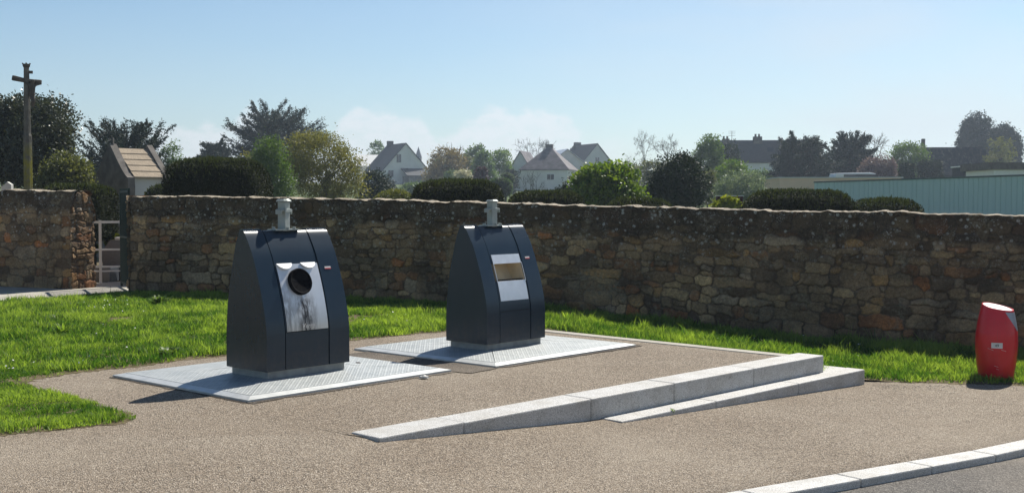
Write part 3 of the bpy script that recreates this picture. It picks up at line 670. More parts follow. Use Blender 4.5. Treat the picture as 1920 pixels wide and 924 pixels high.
def container(corner, kind, label):
    root = thing('waste_container', label, 'waste container', (corner[0], corner[1], 0.0), YAW, 'waste containers on the apron')
    # recessed base
    MB().box(0.035, CW - 0.035, 0.035, CD - 0.035, 0.055, CZ0 + 0.002).build('base', m_base, root)
    x1, x2 = 0.215, 0.705
    for a_, b_ in ((0, x1 - 0.014), (x2 + 0.009, CW)):
        shell(a_, b_, 0, 0.012).build('side_shell', m_blue, root, smooth=True)
    body = shell(x1, x2, 0.007, 0, hole=(0.785, 0.97) if kind == 'hopper' else None).build('body', m_blue, root, smooth=True)
    # lifting post with collar and cap
    px_, py_ = CW * 0.5, 0.365
    b = MB()
    def sq(mb, cx, cy, r, z0, z1, k=8, rot=math.pi / 8, r2=None):
        r2 = r2 or r
        v = [(cx + r * math.cos(rot + 2 * math.pi * i / k), cy + r * math.sin(rot + 2 * math.pi * i / k), z0) for i in range(k)] + [(cx + r2 * math.cos(rot + 2 * math.pi * i / k), cy + r2 * math.sin(rot + 2 * math.pi * i / k), z1) for i in range(k)]
        mb.add(v, [tuple(range(k))[::-1], tuple(range(k, 2 * k))] + [(i, (i + 1) % k, (i + 1) % k + k, i + k) for i in range(k)])
    rot_ = 0.35 if kind == 'bottle' else 0.0
    sq(b, px_, py_, 0.058, CZ1 - 0.01, CZ1 + 0.262, 4, math.pi / 4 + rot_)
    post = b.build('lifting_post', m_post, root, bevel=0.004)
    b = MB(); sq(b, px_, py_, 0.070, CZ1 + 0.262, CZ1 + 0.272, 12); sq(b, px_, py_, 0.070, CZ1 + 0.272, CZ1 + 0.288, 12, math.pi / 8, 0.05); b.build('post_cap', m_post, post)
    b = MB(); c_, s__ = math.cos(rot_), math.sin(rot_)
    b.prism([(px_ + c_ * u - s__ * v, py_ + s__ * u + c_ * v) for u, v in ((-.052, -.052), (.052, -.052), (.052, .052), (-.052, .052))], CZ1 + 0.165, CZ1 + 0.195, 'z')
    for sgn in (-1, 1):
        b.prism([(px_ + c_ * u - s__ * v, py_ + s__ * u + c_ * v) for u, v in ((sgn * .05, -.035), (sgn * .09, -.035), (sgn * .09, .035), (sgn * .05, .035))], CZ1 + 0.172, CZ1 + 0.19, 'z')
        b.prism([(px_ + c_ * u - s__ * v, py_ + s__ * u + c_ * v) for u, v in ((sgn * .080, -.034), (sgn * .092, -.034), (sgn * .092, .034), (sgn * .080, .034))], CZ1 + 0.145, CZ1 + 0.19, 'z')
    b.build('post_collar', m_post, post, bevel=0.003)
    b = MB(); 
    for du, dv in ((-.12, 0), (.12, 0), (0, -.06), (.08, -.05), (-.08, .05)):
        b.tube([(px_ + du, py_ + dv, CZ1 - .002), (px_ + du, py_ + dv, CZ1 + .028)], 0.014, 8)
    b.box(px_ - .14, px_ + .14, py_ - .065, py_ + .065, CZ1 - .004, CZ1 + .010)
    b.build('post_bolts', m_post, post)
    # seam under the plate on the centre panel
    curved_plate(x1 + .004, x2 - .004, 0.462, 0.466, -0.0055, 'panel_seam', m_groove, root)
    # badge
    bz = 1.02; bt = front_t(bz)
    sl_ = math.atan2(front_t(bz + .05) - front_t(bz - .05), .1)
    bd = MB().box(-.036, .036, -.002, 0.0, -.013, .013).build('badge', m_sticker, root); bd.location = (0.81, bt - .001, bz); bd.rotation_euler = (-sl_, 0, 0)
    bd2 = MB().box(-.036, .036, -.0035, -.0022, -.013, -.004).build('badge_stripe', m_red, bd)
    if kind == 'bottle':
        curved_plate(x1 + .012, x2 - .008, 0.47, 1.07, -0.003, 'steel_plate', m_stain, root, n=24)
        # round mouth with rim and rubber flaps, tilted with the front
        mz = 0.905; mt = front_t(mz); sl_ = math.atan2(front_t(mz + .08) - front_t(mz - .08), .16)
        mouth = MB(); k = 40
        for r0, r1, y0, y1 in ((0.124, 0.124, 0.03, -0.030), (0.124, 0.116, -0.030, -0.037), (0.116, 0.104, -0.037, -0.031), (0.104, 0.100, -0.031, -0.005)):
            v = [(r0 * math.cos(2 * math.pi * i / k), y0, r0 * math.sin(2 * math.pi * i / k)) for i in range(k)] + [(r1 * math.cos(2 * math.pi * i / k), y1, r1 * math.sin(2 * math.pi * i / k)) for i in range(k)]
            mouth.add(v, [(i, (i + 1) % k, (i + 1) % k + k, i + k) for i in range(k)])
        mo = mouth.build('mouth_ring', m_rubber, root, smooth=True); mo.location = (0.44, mt - .004, mz); mo.rotation_euler = (-sl_, 0, 0)
        fl = MB(); n_ = 10
        for i in range(n_):
            a0, a1 = 2 * math.pi * (i + .03) / n_, 2 * math.pi * (i + .97) / n_
            am = (a0 + a1) / 2
            fl.add([(0.103 * math.cos(a0), -.026, .103 * math.sin(a0)), (0.103 * math.cos(am), -.025, .103 * math.sin(am)), (.103 * math.cos(a1), -.026, .103 * math.sin(a1)), (.008 * math.cos(am), -.016, .008 * math.sin(am))], [(0, 1, 3), (1, 2, 3)])
        fl.tube([(0, -.006, 0), (0, .012, 0)], 0.102, 24)
        fl.build('rubber_flap', m_rubber, mo)
        for cx in (0.315, 0.585):
            # half round hood above the plate
            arc = [(-.086, 0)] + [(-.086 + .172 * i / 14, -math.sin(math.pi * i / 14) ** .6) for i in range(15)] + [(.086, 0)]
            v = [(a, b_ * .045, b_ * .046) for a, b_ in arc] + [(a, b_ * .045 + .003, b_ * .046 - .008) for a, b_ in arc]; n_a = len(arc)
            hd = MB().add(v, [tuple(range(n_a)), tuple(range(2 * n_a - 1, n_a - 1, -1))] + [(i, i + n_a, (i + 1) % n_a + n_a, (i + 1) % n_a) for i in range(n_a)]).build('hood', m_lidpale, root)
            hd.location = (cx, front_t(1.075) - .006, 1.078)
        zt = 0.492
        text_mesh('lettering', 'Verre', 0.062, m_sticker, root, (0.46, front_t(zt) - .009, zt), (R(90), 0, 0), 0.25)
    else:
        curved_plate(x1 + .02, x2 - .02, 0.97, 1.067, -0.003, 'steel_plate', m_steel, root)
        curved_plate(x1 + .02, x2 - .02, 0.575, 0.785, -0.003, 'steel_plate', m_steel, root)
        # hopper lining: box open to the front
        h = MB(); t0, t1 = front_t(0.785), front_t(0.97); a_, b_ = x1 + .02, x2 - .02
        zt_, zb_ = .969, .786; dp = 0.34
        h.add([(a_, t1 + .006, zt_), (b_, t1 + .006, zt_), (b_, dp + .02, zt_), (a_, dp + .02, zt_), (a_, t0 + .006, zb_), (b_, t0 + .006, zb_), (b_, dp - .08, zb_), (a_, dp - .08, zb_)],
              [(0, 1, 2, 3), (4, 7, 6, 5), (3, 2, 6, 7), (0, 3, 7, 4), (1, 5, 6, 2)])
        h.build('hopper_lining', m_inner, root)
        MB().box(a_ + .02, b_ - .02, t0 + .012, t0 + .05, zb_ + .001, zb_ + .014).build('hopper_lip', m_rubber, root)
        for xx in (a_ - .006, b_ + .001):
            curved_plate(xx, xx + .006, 0.775, 0.98, 0.0, 'hopper_frame', m_steel, root, .006)
    return root
def platform(corner, label):
    root = thing('access_platform', label, 'platform', (corner[0], corner[1], 0), YAW, 'galvanised platforms under the containers')
    w_, d_ = 2.354, 2.124
    # outer flat rim, sloped treadplates rising to the middle
    z0, z1, z2, b1 = 0.022, 0.032, 0.066, 0.085
    mb = MB(); 
    o = [(0, 0), (w_, 0), (w_, d_), (0, d_)]; i1 = [(b1, b1), (w_ - b1, b1), (w_ - b1, d_ - b1), (b1, d_ - b1)]
    v = [(x, y, -0.02) for x, y in o] + [(x, y, z0) for x, y in o] + [(x, y, z1 + .008) for x, y in i1]
    mb.add(v, [(0, 1, 5, 4), (1, 2, 6, 5), (2, 3, 7, 6), (3, 0, 4, 7), (4, 5, 9, 8), (5, 6, 10, 9), (6, 7, 11, 10), (7, 4, 8, 11)])
    mb.build('rim', m_rim, root)
    cx0, cx1, cy0, cy1 = 0.66, w_ - 0.62, 0.66, d_ - 0.66
    inn = [(cx0, cy0), (cx1, cy0), (cx1, cy1), (cx0, cy1)]; g_ = 0.004
    for i in range(4):
        j = (i + 1) % 4
        A_, B_, C_, D_ = Vector((*i1[i], z1 + .010)), Vector((*i1[j], z1 + .010)), Vector((*inn[j], z2)), Vector((*inn[i], z2))
        m__ = (A_ + B_ + C_ + D_) / 4
        q = [p + (m__ - p).normalized() * g_ for p in (A_, B_, C_, D_)]
        lo = [p - Vector((0, 0, .012)) for p in q]
        MB().add(q + lo, [(0, 1, 2, 3), (7, 6, 5, 4), (0, 4, 5, 1), (1, 5, 6, 2), (2, 6, 7, 3), (3, 7, 4, 0)]).build('tread_plate', m_plate, root)
    MB().box(cx0, cx1, cy0, cy1, z2 - .012, z2 - .002).build('centre_plate', m_plate, root)
    return root
m_patch = aggregate('dark_patch_aggregate', (0.05, 0.042, 0.034), (0.13, 0.105, 0.082), (0.28, 0.24, 0.2), (0.7, 0.66, 0.62))  # dark asphalt band, also painting the shadow gap round the platforms
def patch(corner, z, ex):
    c_, s_ = math.cos(YAW), math.sin(YAW); P = []
    (xa, xb, ya, yb) = ex; rr = np.random.default_rng(3)
    for a, b in (((xa, ya), (xb, ya)), ((xb, ya), (xb, yb)), ((xb, yb), (xa, yb)), ((xa, yb), (xa, ya))):
        for k_ in range(24):
            t = k_ / 24; u = a[0] + (b[0] - a[0]) * t + rr.normal(0, .012); v = a[1] + (b[1] - a[1]) * t + rr.normal(0, .012)
            P.append((corner[0] + c_ * u - s_ * v, corner[1] + s_ * u + c_ * v, z))
    tag(MB().add(P, [tuple(range(len(P)))]).build('paving_patch', m_patch), kind='structure')
patch((-2.151, 9.512), 0.0055, (-.03, 2.46, -.06, 2.15))
patch((-0.160, 11.516), 0.0075, (-.45, 2.44, -.05, 1.9))
platform((-2.151, 9.512), 'galvanised tread plate platform under the near container with the round mouth')
platform((-0.160, 11.516), 'galvanised tread plate platform under the far container with the square hatch')
container((-2.169, 10.338), 'bottle', 'dark blue waste container with a round black mouth on a stained steel plate')
container((-0.263, 12.36), 'hopper', 'dark blue waste container with a square open hopper between two steel plates')
# dark patched asphalt seam round the platforms also paints their shadow gap: thin tar strip
m_tar = plain('tar_strip', (0.075, 0.065, 0.055), 0.9, 0.2, 0, 0.3, 20)

# ------------------------------------------------------------------ red barrel bin
m = Mat('red_plastic', 0.3, 0.5); c = m.coord()
g = m.ramp(m.noise(c, 4, 5, 0.6), [(0.3, (0.60, 0.008, 0.016)), (0.7, (0.72, 0.012, 0.024))])
g = m.mix(m.rng(m.noise(m.coord((20, 20, 1.5)), 2, 6, 0.7), 0.56, 0.8, 0, 0.4), g, (0.25, 0.06, 0.05)); m.col(g); m_redbin = m.m
bp = gh(1875, 715, h_grass); bx, by = bp[0] + 0.02, bp[1] + 0.16
bz0 = float(h_grass(bx)) - 0.01
bs = by / F
root = thing('litter_bin', 'red barrel shaped litter bin with a slanted white top on the grass edge', 'bin', (bx, by, bz0), R(-8))
hb = 143 * bs; n_, k = 30, 44; rm = 37.5 * bs
def brad(t): return rm * (0.71 + 0.29 * math.sin(math.pi * min(1, max(0, t * 0.86 + 0.08))) ** 0.85) * (1 - 0.10 * max(0, t - .6) / .4)
v, f = [], []
def topcut(ang): return hb * (0.985 - 0.085 * (0.5 + 0.5 * math.cos(ang + R(42))))         # slopes down to local +x
for i in range(n_ + 1):
    for j in range(k):
        an = 2 * math.pi * j / k; zz = topcut(an) * i / n_
        r_ = brad(zz / hb)
        for zr in (0.12, 0.3, 0.66):
            if abs(zz / hb - zr) < 0.012: r_ -= 0.0035
        v.append((r_ * math.cos(an), r_ * math.sin(an), zz + 0.02))
for i in range(n_):
    for j in range(k): f.append((i * k + j, i * k + (j + 1) % k, (i + 1) * k + (j + 1) % k, (i + 1) * k + j))
f.append(tuple(range(k))[::-1])
shell_o = MB().add(v, f).build('shell', m_redbin, root, smooth=True)
v, f = [], []
for rr, dz in ((1.0, 0.0), (0.985, 0.008), (0.93, 0.010), (0.90, 0.004)):
    for j in range(k):
        an = 2 * math.pi * j / k; zz = topcut(an); r_ = brad(zz / hb) * rr; v.append((r_ * math.cos(an), r_ * math.sin(an), zz + 0.02 + dz))
for i in range(3):
    for j in range(k): f.append((i * k + j, i * k + (j + 1) % k, (i + 1) * k + (j + 1) % k, (i + 1) * k + j))
MB().add(v, f).build('top_rim', m_redbin, root, smooth=True)
m_lid = plain('pale_lid', (0.82, 0.76, 0.76), 0.45, 0.4)
v = []
for j in range(k):
    an = 2 * math.pi * j / k; zz = topcut(an); r_ = brad(zz / hb) * .90; v.append((r_ * math.cos(an), r_ * math.sin(an), zz + 0.0235))
MB().add(v, [tuple(range(k))]).build('lid', m_lid, root)
# grey triangular mouth flap on the right of the front, follows the barrel
v, f = [], []
ng = 10
for i in range(ng + 1):
    t = i / ng; zz0 = hb * (0.915 - 0.27 * t)
    a0, a1 = R(-78 + 46 * t ** 1.2), R(-22)
    for j in range(7):
        an = a0 + (a1 - a0) * j / 6; zz = min(zz0, topcut(an) - .012); r_ = brad(zz / hb) + .003
        v.append((r_ * math.cos(an), r_ * math.sin(an), zz + .02))
for i in range(ng):
    for j in range(6): f.append((i * 7 + j, i * 7 + j + 1, (i + 1) * 7 + j + 1, (i + 1) * 7 + j))
MB().add(v, f).build('side_panel', plain('grey_panel', (0.36, 0.38, 0.42), 0.35, 0.5, 0.1), root, smooth=True)
# label
stk = MB(); v = []
zc = hb * 0.465
for i in range(2):
    for j in range(7):
        an = R(-118 + 30 * j / 6); zz = zc + (i - .5) * 0.062; r_ = brad(zz / hb) + .002
        v.append((r_ * math.cos(an), r_ * math.sin(an), zz + .02))
stk.add(v, [(j, j + 1, j + 8, j + 7) for j in range(6)])
lab = stk.build('label', m_sticker, root)
an = R(-103); r_ = brad(.465) + .004
m_ink = plain('ink', (0.02, 0.02, 0.03), 0.6, 0.2)
text_mesh('lettering', '49', 0.042, m_ink, lab, (r_ * math.cos(an), r_ * math.sin(an), zc + .006), (R(90), 0, an + R(90)))
# scuffs around the label
for zz, a0, a1 in ((zc - .035, -128, -112), (zc - .045, -92, -78), (hb * .2, -110, -98), (hb * .16, -104, -96)):
    pts = [((brad(zz / hb) + .001) * math.cos(R(a)), (brad(zz / hb) + .001) * math.sin(R(a)), zz + .02 - (a - a0) * .0012) for a in np.linspace(a0, a1, 5)]
    MB().tube(pts, 0.0016, 4).build('scuff', m_sticker, shell_o)
sk = MB(); sk.tube([(0, 0, -0.01), (0, 0, 0.03)], rm * .62, 24); sk.build('foot', m_rubber, root)
#PART3
# ------------------------------------------------------------------ vegetation builders (all local to the trunk's base)
def quads_from(P, Dv, Nv, ln, wd, r):
    """leaf quads at P along Dv with width direction Dv x Nv"""
    W_ = np.cross(Dv, Nv); W_ /= np.linalg.norm(W_, axis=1, keepdims=True) + 1e-9
    a = P - Dv * (ln / 2)[:, None]; b = P + W_ * (wd / 2)[:, None]; c_ = P + Dv * (ln / 2)[:, None]; d = P - W_ * (wd / 2)[:, None]
    V = np.stack([a, b, c_, d], 1).reshape(-1, 3); Fq = np.arange(len(V)).reshape(-1, 4)
    return V, Fq
def unit(n, r):
    v = r.normal(size=(n, 3)); return v / np.linalg.norm(v, axis=1, keepdims=True)
class Geo:
    def __init__(s): s.V = []; s.F = []; s.C = []; s.n = 0
    def add(s, V, Fq, Cc): s.V.append(V); s.F.append(Fq + s.n); s.C.append(Cc); s.n += len(V)
    def build(s, name, mat, parent): return mesh_np(name, np.concatenate(s.V), np.concatenate(s.F), mat, parent, col=np.concatenate(s.C))
def leaf_cloud(g, blobs, nclump, per, size, r, csize=0.16, up=0.25, fill=0.55, tone=(0.5, 0.2), lw=0.55):
    """leaf clumps on the shells and inside of ellipsoid blobs (cx,cy,cz,rx,ry,rz)"""
    B = np.array(blobs, float); vol = (B[:, 3] * B[:, 4] + B[:, 3] * B[:, 5] + B[:, 4] * B[:, 5]); p = vol / vol.sum()
    k = r.choice(len(B), nclump, p=p); d = unit(nclump, r); rad = fill + (1.03 - fill) * r.random(nclump) ** 0.6
    cen = B[k, :3] + d * rad[:, None] * B[k, 3:]
    ins = np.zeros(nclump, bool)
    for j in range(len(B)):
        q = (cen - B[j, :3]) / B[j, 3:]; ins |= ((q ** 2).sum(1) < 0.30) & (k != j)
    cen, k, d = cen[~ins], k[~ins], d[~ins]; n = len(cen)
    ct = np.clip(r.normal(tone[0], tone[1], n), 0, 1)
    sc = B[k, 3:].mean(1) * csize * r.uniform(0.5, 1.4, n)
    idx = np.repeat(np.arange(n), r.poisson(per, n) + 1)
    P = cen[idx] + r.normal(size=(len(idx), 3)) * sc[idx, None] * np.array([1, 1, 0.7])
    D = unit(len(idx), r) + d[idx] * 0.7 + np.array([0, 0, up]); D /= np.linalg.norm(D, axis=1, keepdims=True)
    N = unit(len(idx), r)
    s_ = size * r.uniform(0.6, 1.4, len(idx))
    V, Fq = quads_from(P, D, N, s_, s_ * lw, r)
    t = np.clip(ct[idx] + r.normal(0, .12, len(idx)), 0, 1)
    g.add(V, Fq, np.repeat(np.stack([t, t, t], -1), 4, axis=0))
def limb_tubes(mb, base, tips, r0, r, k=6, wob=0.06):
    for tp in tips:
        b = Vector(base); t = Vector(tp); L = (t - b).length; n = 5
        pts = []
        for i in range(n + 1):
            q = i / n; p = b.lerp(t, q); p.z += L * 0.08 * math.sin(q * math.pi)
            if 0 < i < n: p += Vector(r.normal(size=3)) * L * wob * .5
            pts.append(p)
        mb.tube(pts, [r0 * (1 - .8 * i / n) for i in range(n + 1)], k)
def base_of(px, Y, sink=0.1):
    X = (px - 960) / F * Y * 1.0; return X, Y, float(terrain(X, Y)) - 0.35
def pw(Y): return Y / F         # metres per photograph pixel at distance Y (close enough near the axis)
def zof(py, Y): return float(at(960, py, Y)[2])
def broad_tree(name, label, x0, x1, yt, yb, Y, mat, n=900, per=7, leaf=None, trunk=True, lobes=9, fill=0.55, csize=0.2, seed=0, group=None, barkm=None, depth=0.8, lw=0.55, tone=(0.5, .2), cat='tree', core=0, shape=0.0):
    r = np.random.default_rng(seed * 7 + abs(int(x0))); s = pw(Y)
    X, Yb, zb = base_of((x0 + x1) / 2, Y)
    top = zof(yt, Y); bot = zof(yb, Y); w = (x1 - x0) * s; hh = top - bot
    root = thing(name, label, cat, (X, Yb, zb), 0, group)
    cz = (top + bot) / 2 - zb
    bl = []
    for i in range(lobes):
        a = 2 * math.pi * i / lobes + r.uniform(-.4, .4); q = r.uniform(.25, .62); zz = r.uniform(-.30, .32)
        rr = r.uniform(.26, .42) * (1 - shape * (zz + .3))
        qq = q * (1 - shape * (zz + .3))
        bl.append((math.cos(a) * q * w / 2 * (1 - shape * (zz + .3)), math.sin(a) * qq * w / 2 * depth, cz + zz * hh, rr * w / 2 * 1.25, rr * w / 2 * 1.25 * depth, rr * hh * .8))
    bl.append((0, 0, cz + hh * .18, w * .30, w * .30 * depth, hh * .33)); bl.append((0, 0, cz - hh * .12, w * .38, w * .38 * depth, hh * .36))
    # keep the crown inside its box
    bl = [(max(-w / 2 + b[3], min(w / 2 - b[3], b[0])), b[1], max(cz - hh / 2 + b[5], min(cz + hh / 2 - b[5], b[2])), b[3], b[4], b[5]) for b in bl]
    g = Geo(); leaf = (leaf or 2.3 * s * 1.2) * 1.35; n = int(n * 2.1)
    leaf_cloud(g, bl, n, per, leaf, r, csize, fill=fill, lw=lw, tone=tone)
    g.build('crown', mat, root)
    if trunk:
        mb = MB(); th = max(0.2, cz - hh * .2)
        mb.tube([(0, 0, -.3), (0.02 * w, 0, th * .5), (0, 0, th)], [w * .035, w * .028, w * .022], 7)
        limb_tubes(mb, (0, 0, th * .9), [(b[0] * .8, b[1] * .8, b[2]) for b in bl[:8]], w * .016, r)
        mb.build('trunk', barkm or m_bark, root)
    return root
def bare_tree(name, label, x0, x1, yt, yb, Y, seed=0, lean=0, mat=None, lv=5, group=None, thick=1.0, ivy=None, spread=0.6):
    r = np.random.default_rng(seed); s = pw(Y)
    X, Yb, zb = base_of((x0 + x1) / 2, Y); root = thing(name, label, 'tree', (X, Yb, zb), 0, group)
    top = zof(yt, Y) - zb; fork = zof(yb, Y) - zb; w = (x1 - x0) * s
    mb = MB(); tw = MB()
    H_ = top - fork
    def grow(p, d, L, rad, lvl):
        q = p + d * L * .5 + Vector(r.normal(size=3)) * L * .05; e = p + d * L
        (mb if lvl > 1 else tw).tube([p, q, e], [rad, rad * .8, rad * .6], 5 if lvl > 2 else 3, caps=False)
        if lvl == 0: return
        for _ in range(3 if lvl > 1 else 3):
            nd = (d + Vector(r.normal(size=3)) * spread * Vector((1, 1, .6)).length * .62 + Vector((0, 0, .12))).normalized()
            st = p + d * L * r.uniform(.45, 1.0)
            grow(st if r.random() < .5 else e, nd, L * r.uniform(.58, .82), max(rad * .55, 0.30 * s * thick), lvl - 1)
    mb.tube([(0, 0, -.4), (0, 0, fork * .6), (0, 0, fork)], [w * .05 * thick, w * .04 * thick, w * .03 * thick], 7)
    for i in range(4):
        a = i * 1.57 + r.uniform(-.4, .4); d = Vector((math.cos(a) * .75 * w / H_ * .6, math.sin(a) * .5, 1)).normalized()
        grow(Vector((0, 0, fork * .92)), d, H_ * .36, w * .02 * thick, lv - 1)
    # fit to the box
    allv = np.array(mb.v + tw.v); up = allv[allv[:, 2] > fork]
    kx = w / (up[:, 0].max() - up[:, 0].min()); kz = H_ / (up[:, 2].max() - fork)
    def fitv(v): return [((x * kx if z > fork else x), y, (fork + (z - fork) * kz if z > fork else z)) for x, y, z in v]
    mb.v, tw.v = fitv(mb.v), fitv(tw.v)
    mb.add(tw.v, tw.f); mb.build('branches', mat or m_barkgrey, root)
    if ivy:
        g = Geo(); leaf_cloud(g, [(0, 0, fork * .5 + .0, w * .09, w * .09, fork * .55)], 260, 6, 2.4 * s, r, .3); g.build('ivy', ivy, root)
    return root
def cypress(name, label, x0, x1, yt, yb, Y, mat, seed=0, nb=60, flat=0.35, up=0.45, dens=26, trunkx=0.5, group=None, fine=2.6, low=0.15, core=700):
    nb = int(nb * 1.7); dens = int(dens * 1.6)
    """open conifer: long limbs each carrying flat feathery sprays"""
    r = np.random.default_rng(seed); s = pw(Y); xm = x0 + (x1 - x0) * trunkx
    X, Yb, zb = base_of(xm, Y); root = thing(name, label, 'tree', (X, Yb, zb), 0, group)
    top = zof(yt, Y) - zb; bot = zof(yb, Y) - zb; wl, wr = (xm - x0) * s, (x1 - xm) * s; H_ = top - bot
    mb = MB(); g = Geo()
    mb.tube([(0, 0, -.3), (0, 0, top * .5), (0.1, 0, top * .93)], [H_ * .045, H_ * .03, H_ * .008], 7)
    for i in range(nb):
        q = (i + r.random()) / nb; z0 = bot + H_ * (low + (0.82 - low) * q)
        a = i * 2.399 + r.uniform(-.3, .3); cx, cy = math.cos(a), math.sin(a)
        reach = (wr if cx > 0 else wl) * (1 - .40 * q ** 4) * r.uniform(.55, 1.0) / max(abs(cx), .6)
        if q > .8: reach *= .8
        p0 = Vector((0, 0, z0 * .92)); rise = min(H_ * up * r.uniform(.1, 1.1) * (0.35 + .8 * q), top - z0)
        tip = Vector((cx * reach, cy * reach * .8, z0 + rise))
        pts = []; ex_ = r.uniform(.8, 2.2); sag = r.uniform(-.03, .05)
        for j in range(7):
            t = j / 6; p = p0.lerp(tip, t); p.z = p0.z + (tip.z - p0.z) * t ** ex_ - math.sin(t * 3.1) * H_ * sag; p.x += math.sin(t * 5 + i) * reach * .05; pts.append(p)
        mb.tube(pts, [H_ * .010 * (1 - .85 * j / 6) + .15 * s for j in range(7)], 4, caps=False)
        # sprays
        m__ = dens; tt = r.uniform(.28, 1.0, m__); PP = np.array([pts[min(5, int(t * 6))].lerp(pts[min(6, int(t * 6) + 1)], t * 6 % 1) for t in tt])
        bd = np.array((tip - p0).normalized())
        side = np.cross(bd, [0, 0, 1]); side /= np.linalg.norm(side) + 1e-9
        ln_ = reach * .24 * (1.25 - tt) + 5 * s
        dv = bd[None] * .8 + side[None] * r.uniform(-1.1, 1.1, (m__, 1)) + np.array([0, 0, 1])[None] * r.uniform(-.7, .9, (m__, 1)); dv /= np.linalg.norm(dv, axis=1, keepdims=True)
        k = 7
        for c_ in range(k):
            f_ = (c_ + .5) / k
            P = PP + dv * (ln_ * f_)[:, None] + r.normal(size=(m__, 3)) * 1.1 * s
            D = dv + r.normal(size=(m__, 3)) * .45; D /= np.linalg.norm(D, axis=1, keepdims=True)
            L_ = fine * s * r.uniform(1.2, 2.4, m__) * (1.15 - .5 * f_)
            V, Fq = quads_from(P, D, unit(m__, r), L_, L_ * .42, r)
            t = np.clip(r.normal(.45, .22, m__), 0, 1); g.add(V, Fq, np.repeat(np.stack([t, t, t], -1), 4, axis=0))
    bl = []
    for i in range(9):
        q = i / 8; rx_ = (wl + wr) * .5 * (.52 - .3 * abs(q - .35)); bl.append((r.normal(0, .12) * (wl + wr) + (wr - wl) * .12 * (1 - q), 0, bot + H_ * (.12 + .66 * q), rx_ * .8, rx_ * .6, H_ * .12))
    leaf_cloud(g, bl, core, 9, 3.0 * s, r, .22, fill=.2, lw=.4, up=.6)
    mb.build('trunk', m_bark, root); g.build('crown', mat, root)
    return root
